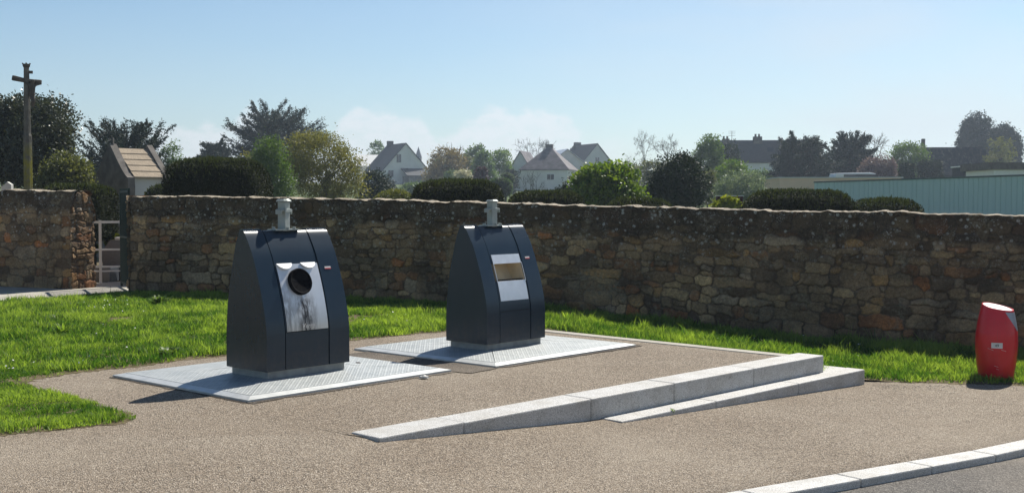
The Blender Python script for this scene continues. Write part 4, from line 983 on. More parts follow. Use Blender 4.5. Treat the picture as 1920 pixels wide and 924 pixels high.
def hedge(name, label, x0, x1, yt, yb, Y, mat, depth=1.2, seed=0, rnd=0.35, leaf=0.035, dens=1400, tips=True, group='clipped dark hedges behind the wall', flat=3.2):
    r = np.random.default_rng(seed * 7 + abs(int(x0))); s = pw(Y)
    X, _, _ = base_of((x0 + x1) / 2, Y); zb = float(h_grass(X)) if Y < 30 else float(terrain(X, Y)) - .3
    root = thing(name, label, 'hedge', (X, Y, zb), 0, group)
    w = (x1 - x0) * s / 2; top = zof(yt, Y) - zb; bot = max(0.0, (zof(yb, Y) - zb)) if yb is not None else 0.0
    top -= 2.5 * s; cz, hz_ = (top + bot) / 2, (top - bot) / 2; d = depth / 2
    # superellipsoid hull
    nu, nv_ = 44, 22; U_, V_ = np.meshgrid(np.linspace(0, 2 * np.pi, nu, endpoint=False), np.linspace(-np.pi / 2, np.pi / 2, nv_))
    def sg(a, e): return np.sign(a) * np.abs(a) ** e
    e1, e2 = 2 / flat, 2 / flat
    def surf(U_, V_, k=1.0):
        x = w * sg(np.cos(V_), e1) * sg(np.cos(U_), e2); y = d * sg(np.cos(V_), e1) * sg(np.sin(U_), e2); z = hz_ * sg(np.sin(V_), e1)
        b = 1 + .06 * (fbm(U_ * 3 + seed, V_ * 4 + 7, 3, seed) - .5)
        return np.stack([x * b * k, y * b * k, cz + z * b * k], -1)
    P = surf(U_, V_, .93).reshape(-1, 3); idx = np.arange(nu * nv_).reshape(nv_, nu); nx = np.roll(idx, -1, 1)
    Q = np.stack([idx[:-1], nx[:-1], nx[1:], idx[1:]], -1).reshape(-1, 4)
    if bot > .15:
        for q_ in (-.5, -.1, .4): MB().tube([(w * q_, 0, 0), (w * q_ * .9, 0, bot + .3)], .05, 7).build('stem', m_bark, root)
    mesh_np('light_block_hull', P, Q, m_hull, root, smooth=True)  # solid dark hull added to block light through the leaves
    area = 4 * w * hz_ * 2 + 4 * w * d * 2 + 8 * d * hz_; n = int(area * dens * (0.035 / leaf) ** 2 * .6)
    g = Geo()
    # sample on box-like surface
    u = r.uniform(0, 2 * np.pi, n * 2); v = np.arcsin(r.uniform(-1, 1, n * 2)); P = surf(u, v, 1.0)
    # denser sampling through a random cube projection
    q = r.uniform(-1, 1, (n * 2, 3)); ax = r.choice(3, n * 2, p=np.array([d * hz_, w * hz_, w * d]) / (d * hz_ + w * hz_ + w * d)); q[np.arange(n * 2), ax] = np.sign(q[np.arange(n * 2), ax])
    nn = (np.abs(q) ** flat).sum(1) ** (1 / flat); q = q / nn[:, None]
    bmp = 1 + .12 * (fbm(q[:, 0] * w * 2.5 + seed, q[:, 2] * hz_ * 2.5 + q[:, 1] * 2, 3, seed) - .4)
    P = q * bmp[:, None] * np.array([w, d, hz_]) * r.uniform(.93, 1.02, (n * 2, 1)) + np.array([0, 0, cz])
    Nn = np.sign(q) * np.abs(q) ** (flat - 1); Nn /= np.linalg.norm(Nn, axis=1, keepdims=True)
    D = Nn * .8 + unit(n * 2, r) + np.array([0, 0, .3]); D /= np.linalg.norm(D, axis=1, keepdims=True)
    L_ = leaf * r.uniform(.6, 1.5, n * 2); Vv, Fq = quads_from(P, D, unit(n * 2, r), L_, L_ * .5, r)
    t = np.clip(r.normal(.16, .14, n * 2), 0, 1); g.add(Vv, Fq, np.repeat(np.stack([t, t, t], -1), 4, axis=0))
    if tips:
        k = int(w * 2 * depth * 900); q = np.stack([r.uniform(-.97, .97, k), r.uniform(-.97, .97, k)], -1)
        zz = (np.clip(1 - np.abs(q[:, 0]) ** flat - np.abs(q[:, 1]) ** flat, 0, 1)) ** (1 / flat)
        P = np.stack([q[:, 0] * w, q[:, 1] * d, cz + hz_ * zz + .02], -1); ok = zz > .3; P = P[ok]; k = len(P)
        L_ = 0.062 * r.uniform(.4, 1.4, k) * np.where(r.random(k) < .03, 1.6, 1) * (0.3 + 1.4 * fbm(P[:, 0] * 2.5, P[:, 1] * 2.5, 3, seed)); D = np.stack([r.normal(0, .35, k), r.normal(0, .35, k), np.ones(k)], -1); D /= np.linalg.norm(D, axis=1, keepdims=True)
        Vv, Fq = quads_from(P + D * L_[:, None] * .3, D, unit(k, r), L_, L_ * .28, r)
        t = np.clip(r.normal(.8, .15, k), 0, 1); g.add(Vv, Fq, np.repeat(np.stack([t, t, t], -1), 4, axis=0))  # pale new shoots, brightened further to paint the sunlit hedge top
    g.build('foliage', mat, root)
    return root
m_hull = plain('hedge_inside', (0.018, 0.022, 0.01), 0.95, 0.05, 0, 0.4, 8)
L_yew = leafmat('yew_leaves', (0.006, 0.010, 0.004), (0.085, 0.105, 0.032), 0.18, 0.6, 0.15)
L_dark = leafmat('dark_evergreen', (0.014, 0.028, 0.014), (0.045, 0.065, 0.03), 0.12, 0.6)
L_glossy = leafmat('glossy_evergreen', (0.018, 0.03, 0.012), (0.11, 0.12, 0.075), 0.15, 0.38, 0.5)  # lighter second tone paints the white glints on the leaves
L_cyp = leafmat('cypress_sprays', (0.012, 0.026, 0.018), (0.03, 0.05, 0.03), 0.12, 0.6)
L_spring = leafmat('spring_leaves', (0.08, 0.09, 0.025), (0.27, 0.25, 0.075), 0.42)
L_olive = leafmat('olive_leaves', (0.065, 0.08, 0.03), (0.19, 0.20, 0.075), 0.4)
L_mid = leafmat('mid_green', (0.045, 0.095, 0.022), (0.15, 0.23, 0.05), 0.4)
L_bright = leafmat('bright_green', (0.06, 0.13, 0.012), (0.22, 0.30, 0.03), 0.45, 0.5, 0.4)
L_orange = leafmat('copper_spring', (0.16, 0.115, 0.05), (0.27, 0.21, 0.09), 0.35)
L_purple = leafmat('purple_leaves', (0.045, 0.018, 0.024), (0.10, 0.04, 0.05), 0.3)
L_silver = leafmat('silver_leaves', (0.12, 0.17, 0.12), (0.30, 0.36, 0.28), 0.3)
L_white = leafmat('white_blossom', (0.42, 0.40, 0.36), (0.75, 0.72, 0.70), 0.3)
L_lilac = leafmat('lilac_blossom', (0.12, 0.085, 0.12), (0.26, 0.19, 0.25), 0.3)
L_yel = leafmat('golden_leaves', (0.20, 0.24, 0.02), (0.45, 0.45, 0.05), 0.45)

HG = 'clipped dark hedges behind the wall'
hedge('clipped_hedge', 'small rounded dark hedge just behind the wall end by the gateway', 92, 209, 347, 452, 25.2, L_yew, 1.6, 1, flat=4.5)
hedge('clipped_hedge', 'tall boxy dark clipped hedge behind the near container, largest of the hedges', 320, 501, 299, None, 25.0, L_yew, 1.9, 2, flat=5)
hedge('clipped_hedge', 'low dark hedge to the right of the stone chapel roof', 271, 345, 348, None, 26.5, L_yew, 1.2, 3)
hedge('clipped_hedge', 'low pale green hedge under the gabled house with the porch', 693, 785, 358, None, 27.0, L_olive, 1.2, 4)
hedge('clipped_hedge', 'long dark hedge left of the far container post', 772, 945, 339, None, 24.6, L_yew, 1.6, 5, flat=4.5)
hedge('clipped_hedge', 'low dark hedge in front of the white house with the pyramid roof', 948, 1100, 360, None, 24.3, L_yew, 1.4, 6, flat=4.5)
hedge('clipped_hedge', 'thin low hedge barely above the wall below the bright green shrub', 1130, 1264, 374, None, 23.6, L_yew, 1.2, 7, flat=4.5)
hedge('clipped_hedge', 'long dark hedge with pale tips in front of the tan wall', 1391, 1600, 357, None, 21.6, L_yew, 1.4, 8, flat=4.5)
hedge('clipped_hedge', 'low hedge with pale tips in front of the turquoise fence', 1592, 1724, 375, None, 21.0, L_yew, 1.2, 9, flat=4.5)

# trees behind, from left to right
broad_tree('evergreen_tree', 'dark glossy evergreen tree behind the stone cross', -45, 152, 178, 372, 34, L_glossy, 2600, 9, 0.065, seed=1, lobes=12, csize=.17, cat='tree', fill=.3)
broad_tree('evergreen_tree', 'lower olive shrub tree between the stone cross and the chapel', 60, 178, 285, 385, 32, L_olive, 900, 8, 0.06, seed=2, fill=.4)
cypress('cypress_tree', 'wide dark cypress with upswept sprays behind the stone chapel', 148, 326, 232, 372, 58, L_cyp, seed=11, nb=70, up=.55, dens=30, low=.0)
broad_tree('broadleaf_tree', 'pale green tree just right of the wide cypress', 296, 345, 266, 370, 66, L_mid, 380, 7, seed=3, fill=.4)
cypress('cypress_tree', 'tall dark cypress leaning right above the spring green trees', 428, 610, 192, 335, 112, L_cyp, seed=12, nb=70, up=.25, dens=30, trunkx=.45, low=.05, fine=2.3, core=1200)
cypress('cedar_tree', 'small blue grey cedar left of the tall cypress', 370, 438, 262, 330, 105, L_cyp, seed=13, nb=30, up=.2, dens=18)
broad_tree('conifer_tree', 'mid green drooping conifer behind the tall boxy hedge', 455, 560, 256, 392, 47, L_mid, 1300, 8, seed=4, fill=.35, shape=.7)
broad_tree('spring_tree', 'broad yellow green spring tree behind the near container post', 525, 694, 246, 392, 50, L_spring, 2600, 7, seed=5, fill=.2, lobes=20, csize=.15)
broad_tree('spring_tree', 'small golden green tree left of the broad spring tree', 430, 500, 285, 380, 52, L_spring, 420, 7, seed=6, fill=.4)
broad_tree('pine_tree', 'dark blue green tree in front of the gabled house wall', 668, 745, 318, 395, 60, L_dark, 600, 8, seed=7, fill=.4)
broad_tree('broadleaf_tree', 'small round grey green tree left of the gabled house roof', 690, 722, 265, 330, 240, L_mid, 170, 7, seed=8)
broad_tree('copper_tree', 'broad copper coloured spring tree right of the gabled house', 790, 882, 276, 372, 160, L_orange, 900, 6, seed=9, fill=.3, csize=.15)
bare_tree('bare_tree', 'leafless tree tops behind the copper coloured tree', 826, 872, 266, 318, 190, 31, lv=4)
broad_tree('broadleaf_tree', 'dark green tree rising right of the copper coloured tree', 866, 912, 270, 350, 175, L_mid, 420, 7, seed=10, fill=.4)
broad_tree('broadleaf_tree', 'round mid green tree behind the purple shrub', 884, 935, 284, 360, 150, L_mid, 420, 8, seed=11, fill=.4)
broad_tree('broadleaf_tree', 'pale lime green tree right of the round green tree', 912, 966, 279, 360, 168, L_bright, 380, 7, seed=12, fill=.4, tone=(.4, .2))
broad_tree('broadleaf_tree', 'dark green tree half hidden by the pyramid roofed house', 955, 1005, 292, 362, 200, L_mid, 260, 7, seed=13)
bare_tree('bare_tree', 'large leafless round tree behind the pyramid roofed house', 966, 1050, 254, 318, 235, 32, lv=5, thick=.8)
broad_tree('purple_shrub', 'dark purple shrub between the blossom and the clipped domes', 884, 918, 312, 360, 115, L_purple, 260, 7, seed=14, cat='shrub', trunk=False)
broad_tree('grey_shrub', 'pale grey green shrub left of the white blossom', 826, 862, 318, 366, 112, L_silver, 240, 6, seed=15, cat='shrub', trunk=False, tone=(.3, .2))
broad_tree('blossom_shrub', 'white blossom shrub above the long dark hedge', 850, 890, 318, 352, 95, L_white, 300, 4, seed=16, cat='shrub', fill=.3, csize=.12)
hedge('clipped_dome', 'dark clipped dome bush right of the purple shrub', 916, 962, 329, 372, 90, L_mid, 1.8, 14, leaf=.09, dens=500, tips=False, group=None, flat=2.2)
hedge('clipped_dome', 'small pale topped dome bush behind the darker dome', 936, 965, 321, 350, 100, L_silver, 1.2, 15, leaf=.09, dens=500, tips=False, group=None, flat=2.2)
hedge('clipped_dome', 'low round bush left of the dark clipped dome', 895, 925, 337, 372, 86, L_olive, 1.2, 16, leaf=.09, dens=500, tips=False, group=None, flat=2.2)
bare_tree('bare_sapling', 'thin leafless shrub before the white house wall', 966, 1026, 318, 372, 60, 33, lv=4, thick=.6, mat=m_barkgrey)
broad_tree('evergreen_shrub', 'dark shrub under the bright green laurel', 1036, 1120, 330, 398, 36, L_dark, 700, 8, 0.05, seed=17, cat='shrub', fill=.35)
broad_tree('laurel_shrub', 'bright green sunlit laurel right of the white house', 1062, 1208, 305, 398, 35, L_bright, 900, 9, 0.085, seed=18, cat='shrub', fill=.35, lobes=12, tone=(.5, .3))
broad_tree('evergreen_tree', 'dark rounded evergreen right of the bright laurel', 1203, 1334, 288, 402, 36, L_dark, 1900, 9, 0.06, seed=19, fill=.35, lobes=12)
bare_tree('bare_sapling', 'thin young tree with few twigs between laurel and houses', 1150, 1192, 284, 345, 90, 34, lv=4, thick=.5)
bare_tree('bare_tree', 'leafless tree with an ivy covered trunk, left of the pair', 1183, 1232, 240, 300, 120, 35, lv=5, ivy=L_dark, thick=.8)
bare_tree('bare_tree', 'leafless tree right of the ivy covered one', 1225, 1278, 250, 300, 122, 36, lv=5, thick=.7)
broad_tree('broadleaf_tree', 'low dark tree at the foot of the two leafless trees', 1195, 1262, 300, 372, 100, L_olive, 420, 7, seed=20)
broad_tree('broadleaf_tree', 'tall mid green tree left of the long slate roofed house', 1288, 1364, 251, 350, 95, L_mid, 850, 8, seed=21, fill=.35, csize=.16)
broad_tree('broadleaf_tree', 'narrow dark tree in front of the left chimney', 1346, 1392, 264, 345, 110, L_dark, 420, 7, seed=22)
broad_tree('broadleaf_tree', 'small lime green tree in front of the long house', 1335, 1412, 299, 365, 80, L_bright, 520, 7, seed=23, tone=(.25, .2), fill=.4)
broad_tree('silver_shrub', 'silvery green shrub behind the long dark hedge', 1325, 1440, 322, 388, 58, L_silver, 800, 8, seed=24, cat='shrub', trunk=False, tone=(.45, .25))
broad_tree('golden_shrub', 'yellow green low shrub above the wall beside the maroon fence', 1330, 1395, 368, 400, 30, L_yel, 300, 8, .05, seed=25, cat='shrub', trunk=False, tone=(.1, .1))
cypress('cypress_tree', 'dark spreading cypress before the white house wall', 1440, 1566, 247, 350, 100, L_cyp, seed=14, nb=60, up=.15, dens=30, low=-.1)
cypress('cypress_tree', 'second dark cypress right of the spreading one', 1540, 1650, 249, 350, 104, L_cyp, seed=15, nb=60, up=.2, dens=30, low=-.1)
bare_tree('bare_tree', 'pale bare twiggy tree right of the two dark cypresses', 1600, 1668, 246, 312, 125, 37, lv=5, thick=.8)
broad_tree('blossom_tree', 'lilac flowering tree behind the tan wall', 1610, 1692, 294, 350, 95, L_lilac, 700, 7, seed=26, fill=.4)
broad_tree('broadleaf_tree', 'mid green tree right of the lilac flowering tree', 1655, 1748, 268, 350, 115, L_mid, 900, 7, seed=27, fill=.4)
broad_tree('broadleaf_tree', 'small dark green tree beside the mossy roofed barn', 1682, 1718, 305, 350, 90, L_dark, 300, 7, seed=28)
broad_tree('conifer_tree', 'large dark conifer at the far right skyline', 1780, 1880, 212, 345, 160, L_cyp, 2900, 9, seed=29, fill=.35, shape=.6, csize=.13, lobes=14)
broad_tree('conifer_tree', 'lower dark conifer right of the large one', 1835, 1922, 232, 345, 158, L_cyp, 2600, 9, seed=30, fill=.35, csize=.14)
broad_tree('sparse_tree', 'small pale sparse tree at the right edge before the conifers', 1842, 1905, 256, 318, 120, L_olive, 260, 4, seed=31, fill=.2, csize=.13, tone=(.6, .3))

for (nm, lb_, a, b_, c_, d, Yq, mt, nn, sd, kw) in [
    ('shrub', 'dark green garden shrub left of the gabled house porch', 698, 752, 334, 372, 150, L_dark, 260, 51, {}),
    ('shrub', 'mid green garden shrubs below the gabled house porch', 740, 812, 342, 372, 140, L_mid, 320, 52, {}),
    ('broadleaf_tree', 'olive tree joining the copper tree and the green ones', 840, 905, 290, 365, 165, L_olive, 500, 53, {}),
    ('broadleaf_tree', 'distant green tree between the copper tree and the house', 796, 850, 298, 360, 200, L_mid, 360, 54, {}),
    ('shrub', 'dark shrub behind the clipped domes', 935, 975, 318, 368, 140, L_dark, 260, 55, {}),
    ('broadleaf_tree', 'distant low tree right of the grey house', 1140, 1215, 306, 360, 170, L_olive, 420, 56, {}),
    ('shrub', 'dark shrub in front of the long house wall', 1400, 1462, 318, 372, 105, L_mid, 420, 57, {}),
    ('broadleaf_tree', 'low distant tree between the dark evergreen and silver shrub', 1300, 1350, 320, 385, 70, L_olive, 420, 58, {}),
    ('shrub', 'dark shrub before the barn wall', 1718, 1770, 300, 350, 100, L_dark, 380, 59, {'tone': (.3, .2)}),
    ('broadleaf_tree', 'blue green tree beyond the two dark cypresses', 1575, 1625, 268, 345, 130, L_mid, 360, 60, {})]:
    broad_tree(nm, lb_, a, b_, c_, d, Yq, mt, nn, 8, seed=sd, fill=.4, cat='tree' if 'tree' in nm else 'shrub', **kw)

# ------------------------------------------------------------------ buildings
m_slate = plain('slate_roof', (0.036, 0.040, 0.047), 0.7, 0.2, 0, 0.2, 3)
m_slate2 = plain('weathered_slate', (0.13, 0.115, 0.12), 0.65, 0.25, 0, 0.5, 1.1)
m_render = plain('white_render', (0.80, 0.78, 0.73), 0.85, 0.2, 0, 0.08, 0.7)
m_render2 = plain('grey_render', (0.60, 0.60, 0.58), 0.85, 0.2, 0, 0.08, 0.7)
m_darkstone = plain('dark_stone', (0.17, 0.155, 0.14), 0.9, 0.15, 0, 0.35, 3, 0.02)
m_glass = plain('window_glass', (0.03, 0.035, 0.045), 0.08, 0.6, 0, 0.05)
m_white = plain('white_paint', (0.78, 0.78, 0.76), 0.5, 0.3, 0, 0.05)
m_brick = plain('chimney_stone', (0.14, 0.12, 0.11), 0.9, 0.15, 0, 0.3, 4)
m_oldroof = Mat('mossy_old_roof', 0.9, 0.1); _c = m_oldroof.coord((1.6, 1.6, 0.35))
m_oldroof.col(m_oldroof.ramp(m_oldroof.noise(_c, 2.2, 7, 0.7), [(0.35, (0.02, 0.022, 0.028)), (0.55, (0.05, 0.05, 0.052)), (0.68, (0.17, 0.16, 0.145))])); m_oldroof = m_oldroof.m
def gable_house(label, X, Y, zb, rz, L, Wd, eave, ridge, wallm, roofm, name='house', hip=0.0, over=0.25, cat='house'):
    """ridge along local x; gables at +-L/2"""
    root = thing(name, label, cat, (X, Y, zb), rz)
    w = MB(); a, b = L / 2, Wd / 2
    if hip:
        w.box(-a, a, -b, b, -2, eave)
    else:
        w.prism([(-b, -2), (b, -2), (b, eave), (0, ridge - .02), (-b, eave)], -a, a, 'x')
    w.build('wall', wallm, root)
    t = .16; o = over; sl_ = (ridge - eave) / b
    rf = MB(); e = eave - sl_ * o; ra = a - hip * a
    r_ = a + (o if not hip else o)
    for sg in (-1, 1):
        y0 = sg * (b + o)
        if hip: q = [(-r_, y0, e), (r_, y0, e), (ra, 0, ridge), (-ra, 0, ridge)]
        else: q = [(-r_, y0, e), (r_, y0, e), (r_, 0, ridge), (-r_, 0, ridge)]
        q2 = [(x, y, z_ + t) for x, y, z_ in q]
        rf.add(q + q2, [(0, 1, 2, 3), (7, 6, 5, 4), (0, 4, 5, 1), (1, 5, 6, 2), (2, 6, 7, 3), (3, 7, 4, 0)])
    if hip:
        for sg in (-1, 1):
            q = [(sg * r_, -(b + o), e), (sg * r_, b + o, e), (sg * ra, 0, ridge)]; q2 = [(x, y, z_ + t) for x, y, z_ in q]
            rf.add(q + q2, [(0, 1, 2), (5, 4, 3), (0, 3, 4, 1), (1, 4, 5, 2), (2, 5, 3, 0)])
    roof = rf.build('roof', roofm, root)
    return root, roof
def window(root, x, y, z, w, h, face, frame=0.05):
    """face: 'x+','x-','y+','y-' outward side of the wall it sits on"""
    s_ = 1 if face[1] == '+' else -1
    fr, gl = MB(), MB()
    if face[0] == 'x':
        gl.box(x + s_ * .01, x + s_ * .03, y - w / 2, y + w / 2, z - h / 2, z + h / 2)
        for a, b, c_, d in ((-w / 2 - frame, -w / 2, -h / 2, h / 2), (w / 2, w / 2 + frame, -h / 2, h / 2), (-w / 2 - frame, w / 2 + frame, h / 2, h / 2 + frame), (-w / 2 - frame, w / 2 + frame, -h / 2 - frame, -h / 2), (-frame / 3, frame / 3, -h / 2, h / 2)):
            fr.box(x, x + s_ * .06, y + a, y + b, z + c_, z + d)
    else:
        gl.box(x - w / 2, x + w / 2, y + s_ * .01, y + s_ * .03, z - h / 2, z + h / 2)
        for a, b, c_, d in ((-w / 2 - frame, -w / 2, -h / 2, h / 2), (w / 2, w / 2 + frame, -h / 2, h / 2), (-w / 2 - frame, w / 2 + frame, h / 2, h / 2 + frame), (-w / 2 - frame, w / 2 + frame, -h / 2 - frame, -h / 2), (-frame / 3, frame / 3, -h / 2, h / 2)):
            fr.box(x + a, x + b, y, y + s_ * .06, z + c_, z + d)
    g_ = gl.build('window', m_glass, root); fr.build('frame', m_white, g_)
    return g_
# house 1: gable wall turned to the right, roof seen on the left
Y1 = 220; s1 = pw(Y1)
def bx_(px, Y): return (px - 960) / F * Y
z1g = zof(352, Y1)
h1, r1 = gable_house('grey roofed house with a pale gable wall and a small porch', bx_(741, Y1), Y1 + 3, z1g, R(118), 9.0, 9.2, zof(320, Y1) - z1g, zof(270, Y1) - z1g, m_render, m_slate)
window(h1, -4.5, 1.4, 5.4, .9, 1.5, 'x-')
window(h1, -4.5, -3.0, 2.6, 1.0, 1.2, 'x-'); window(h1, -4.5, 3.0, 2.6, 1.0, 1.2, 'x-')
MB().box(-.5, .5, -.5, .5, 7, 9.0).build('chimney', m_brick, r1, loc=(3.2, 0, 0))
MB().box(-4.8, 4.8, -4.98, -4.86, zof(320, Y1) - z1g - .32, zof(320, Y1) - z1g - .18).build('gutter', m_slate, r1)
p = MB().prism([(-1.9, 0), (1.9, 0), (1.9, 2.2), (-1.9, 2.2)], -7.4, -4.52, 'x').build('porch', m_darkstone, h1, loc=(0, -1.2, 0))
MB().add([(-7.6, -2.2, 2.2), (-7.6, 2.2, 2.2), (-4.5, 2.2, 3.6), (-4.5, -2.2, 3.6), (-7.6, -2.2, 2.05), (-7.6, 2.2, 2.05), (-4.5, 2.2, 3.45), (-4.5, -2.2, 3.45)], [(0, 1, 2, 3), (7, 6, 5, 4), (0, 4, 5, 1), (1, 5, 6, 2), (2, 6, 7, 3), (3, 7, 4, 0)]).build('porch_roof', m_slate, p)
g_ = MB().box(-7.2, -4.52, -4.2, -3.2, 0, 2.0).add([(-7.3, -4.3, 2.02), (-7.3, -3.1, 2.02), (-4.52, -3.1, 2.9), (-4.52, -4.3, 2.9)], [(0, 1, 2, 3)]).build('glass_lean_to', m_white, h1)
# bright roof far left of house 1, and the far church spire
gable_house('low house with a bright metal roof left of the grey roofed house', bx_(690, 230), 232, zof(345, 230), R(10), 5, 8, zof(312, 230) - zof(345, 230), zof(291, 230) - zof(345, 230), m_render, m_white)
sp_ = thing('church_spire', 'tiny dark pointed church spire right of the gabled house', 'spire', (bx_(785, 420), 420, zof(330, 420)), 0)
b = MB(); zt = zof(275, 420) - zof(330, 420); k = 8
v = [(1.3 * math.cos(i * math.pi / 4), 1.3 * math.sin(i * math.pi / 4), zt * .62) for i in range(8)] + [(0, 0, zt)]
b.add(v, [(i, (i + 1) % 8, 8) for i in range(8)] + [tuple(range(8))[::-1]]); b.build('spire_roof', m_slate, sp_)
MB().box(-1.1, 1.1, -1.1, 1.1, -3, zt * .63).build('tower', m_darkstone, sp_)
# house 2: pyramid roof with a white wall, bright right slope
Y2 = 180; z2g = zof(372, Y2)
h2, r2 = gable_house('white house with a weathered pyramid slate roof and small window', bx_(1030, Y2), Y2, z2g, R(-14), 7.2, 7.6, zof(318, Y2) - z2g, zof(276, Y2) - z2g, m_render, m_slate2, hip=.97)
window(h2, 1.0, -3.8, zof(333, Y2) - z2g, 1.05, .8, 'y-')
MB().box(-.55, .55, -.3, .3, 6.0, zof(272, Y2) - z2g + .1).build('chimney', m_brick, r2)
wg, rg = gable_house('lower sloping wing of the white house with a roof window', bx_(985, Y2), Y2 + 2.0, z2g, R(76), 6.5, 6.8, 1.6, zof(285, Y2) - z2g, m_render, m_slate2, name='house_wing')
g2, rg2 = gable_house('shiny slate roofed wing right of the pyramid roof with a skylight', bx_(1055, Y2 + 6), Y2 + 6, z2g, R(-76), 5, 9.5, zof(322, Y2) - z2g, zof(279, Y2) - z2g, m_render, plain('glare_slate', (0.5, 0.5, 0.5), 0.25, 0.6), name='house_wing')  # pale grey paints the bright reflection on this slate slope
# house 3
Y3 = 235; z3g = zof(350, Y3)
h3, r3 = gable_house('grey house with a plain gable wall above the bright laurel', bx_(1099, Y3), Y3 + 3, z3g, R(116), 9.5, 10, zof(322, Y3) - z3g, zof(271, Y3) - z3g, m_render2, m_slate)
window(h3, -4.75, 0.0, 5.2, .9, 1.2, 'x-')
MB().box(-.5, .5, -.6, .6, 7.0, 9.1).build('chimney', m_brick, r3, loc=(3.3, 0, 0))
pl = thing('metal_pole', 'thin pole between the pyramid roof and the grey house', 'pole', (bx_(1070, 215), 215, zof(330, 215)), 0)
MB().tube([(0, 0, 0), (0, 0, zof(278, 215) - zof(330, 215))], .12, 8).build('pole', m_slate, pl)
# long slate roofed house with two chimneys
Y4 = 150; z4g = zof(350, Y4)
h4, r4 = gable_house('long slate roofed house with two chimneys and a tv aerial', bx_(1440, Y4), Y4 + 3, z4g, R(-3), 13.5, 4.2, zof(301, Y4) - z4g, zof(263, Y4) - z4g, m_render, m_slate)
for lx, hh, ww in ((-4.9, zof(258, Y4) - z4g, .9), (-.8, zof(254, Y4) - z4g, 1.1)):
    ch = MB().box(lx - ww / 2, lx + ww / 2, -.4, .4, 3.5, hh).build('chimney', m_brick, r4)
    for q in (-.25, .2): MB().tube([(lx + q, 0, hh), (lx + q, 0, hh + .35)], .13, 8).build('chimney_pot', m_brick, ch)
ar = MB(); ax_, az_ = -4.1, zof(262, Y4) - z4g
ar.tube([(ax_, 0, az_ - 1), (ax_, 0, az_ + 1.3)], .03, 5)
for q in (.7, 1.0, 1.25): ar.tube([(ax_ - .45, 0, az_ + q), (ax_ + .45, 0, az_ + q)], .02, 4)
ar.build('aerial', m_slate, r4)
for lx in (-3.2, 1.6, 4.2): window(h4, lx, -2.1, 2.2, .9, 1.1, 'y-')
for lx in (0.6, 2.9): MB().add([(lx - .4, -1.75, 4.5), (lx + .4, -1.75, 4.5), (lx + .4, -1.35, 5.05), (lx - .4, -1.35, 5.05)], [(0, 1, 2, 3)]).build('roof_window', m_glass, r4)
# old barn with mossy roof
Y5 = 120; z5g = zof(345, Y5)
h5, r5 = gable_house('old barn with a streaked mossy roof and thin chimney', bx_(1803, Y5), Y5 + 2.5, z5g, R(-2), 5.9, 4.0, zof(325, Y5) - z5g, zof(277, Y5) - z5g, m_darkstone, m_oldroof, name='barn', cat='barn')
MB().box(-3.28, -2.98, -.2, .2, 1.0, zof(258, Y5) - z5g).build('chimney', m_brick, r5)
MB().prism([(0, -1), (3.2, -1), (0.05, 3.0)], -5.0, -3.0, 'x').build('lean_to', m_slate, h5, loc=(0, -2.2, 0))
# shed roofs at the far right above the fence
sh = thing('garden_shed', 'dark low shed with a pale roof edge in front of the barn', 'shed', (bx_(1815, 78), 78, zof(338, 78)), 0)
MB().box(-.72, .72, -1, 1, -.5, .85).build('wall', m_slate, sh); MB().box(-.8, .8, -1.1, 1.1, .85, .93).build('roof', m_white, sh)
sh = thing('outbuilding', 'low white outbuilding with a brown roof edge at the right edge', 'outbuilding', (bx_(1905, 66), 66, zof(340, 66)), 0)
MB().box(-1.7, 2.5, -1, 3, -.5, .62).build('wall', m_white, sh); 
MB().box(-2.0, 2.6, -1.2, 3.1, .62, 1.02).build('roof', m_brick, sh)
# tan rendered building and turquoise fence
m_tan = plain('tan_render', (0.74, 0.54, 0.38), 0.85, 0.2, 0, 0.06, 0.8)
ta = thing('tan_building', 'long low flat roofed tan building behind the turquoise fence', 'building', (bx_(1461, 72), 72, 0.2), R(-1.5))
MB().box(0, 7.4, 0, 5, -.5, zof(334, 72) - .2).build('wall', m_tan, ta); MB().box(-.08, 7.5, -.08, 5.1, zof(334, 72) - .2, zof(333, 72) - .17).build('roof', m_render2, ta)
m = Mat('turquoise_metal', 0.5, 0.4); c = m.coord()
m.col(m.mix(m.rng(m.noise(m.coord((3, 3, .3)), 2, 4), .3, .7, 0, .5), (0.44, 0.60, 0.585), (0.50, 0.65, 0.63))); m_turq = m.m
P0, P1 = at(1527, 343, 62), at(1990, 328, 47)
fd = np.array([P1[0] - P0[0], P1[1] - P0[1]]); fl = float(np.linalg.norm(fd)); fa = math.atan2(fd[1], fd[0])
fe = thing('metal_fence', 'tall turquoise ribbed metal hoarding at the right behind the wall', 'fence', (P0[0], P0[1], 0), fa)
b = MB(); x_ = 0.0; pts = []
while x_ < fl:
    wdt = rng.choice([.28, .3, .42]); pts += [(x_, 0), (x_ + wdt - .05, 0), (x_ + wdt - .035, .03), (x_ + wdt - .015, .03)]; x_ += wdt
top_ = P0[2]
v = [(a, d, -.3) for a, d in pts] + [(a, d, top_ + (P1[2] - P0[2]) * a / fl) for a, d in pts] ; n_ = len(pts)
v += [(a, d + .05, -.3) for a, d in pts] + [(a, d + .05, top_ + (P1[2] - P0[2]) * a / fl) for a, d in pts]
b.add(v, [(i, i + 1, i + 1 + n_, i + n_) for i in range(n_ - 1)] + [(i + 2 * n_, i + 3 * n_, i + 1 + 3 * n_, i + 1 + 2 * n_) for i in range(n_ - 1)])
b.build('ribbed_sheet', m_turq, fe)
b = MB(); b.add([(0, -.05, top_), (fl, -.05, P1[2]), (fl, .12, P1[2]), (0, .12, top_), (0, -.05, top_ + .07), (fl, -.05, P1[2] + .07), (fl, .12, P1[2] + .07), (0, .12, top_ + .07)], [(0, 3, 2, 1), (4, 5, 6, 7), (0, 1, 5, 4), (1, 2, 6, 5), (2, 3, 7, 6), (3, 0, 4, 7)])
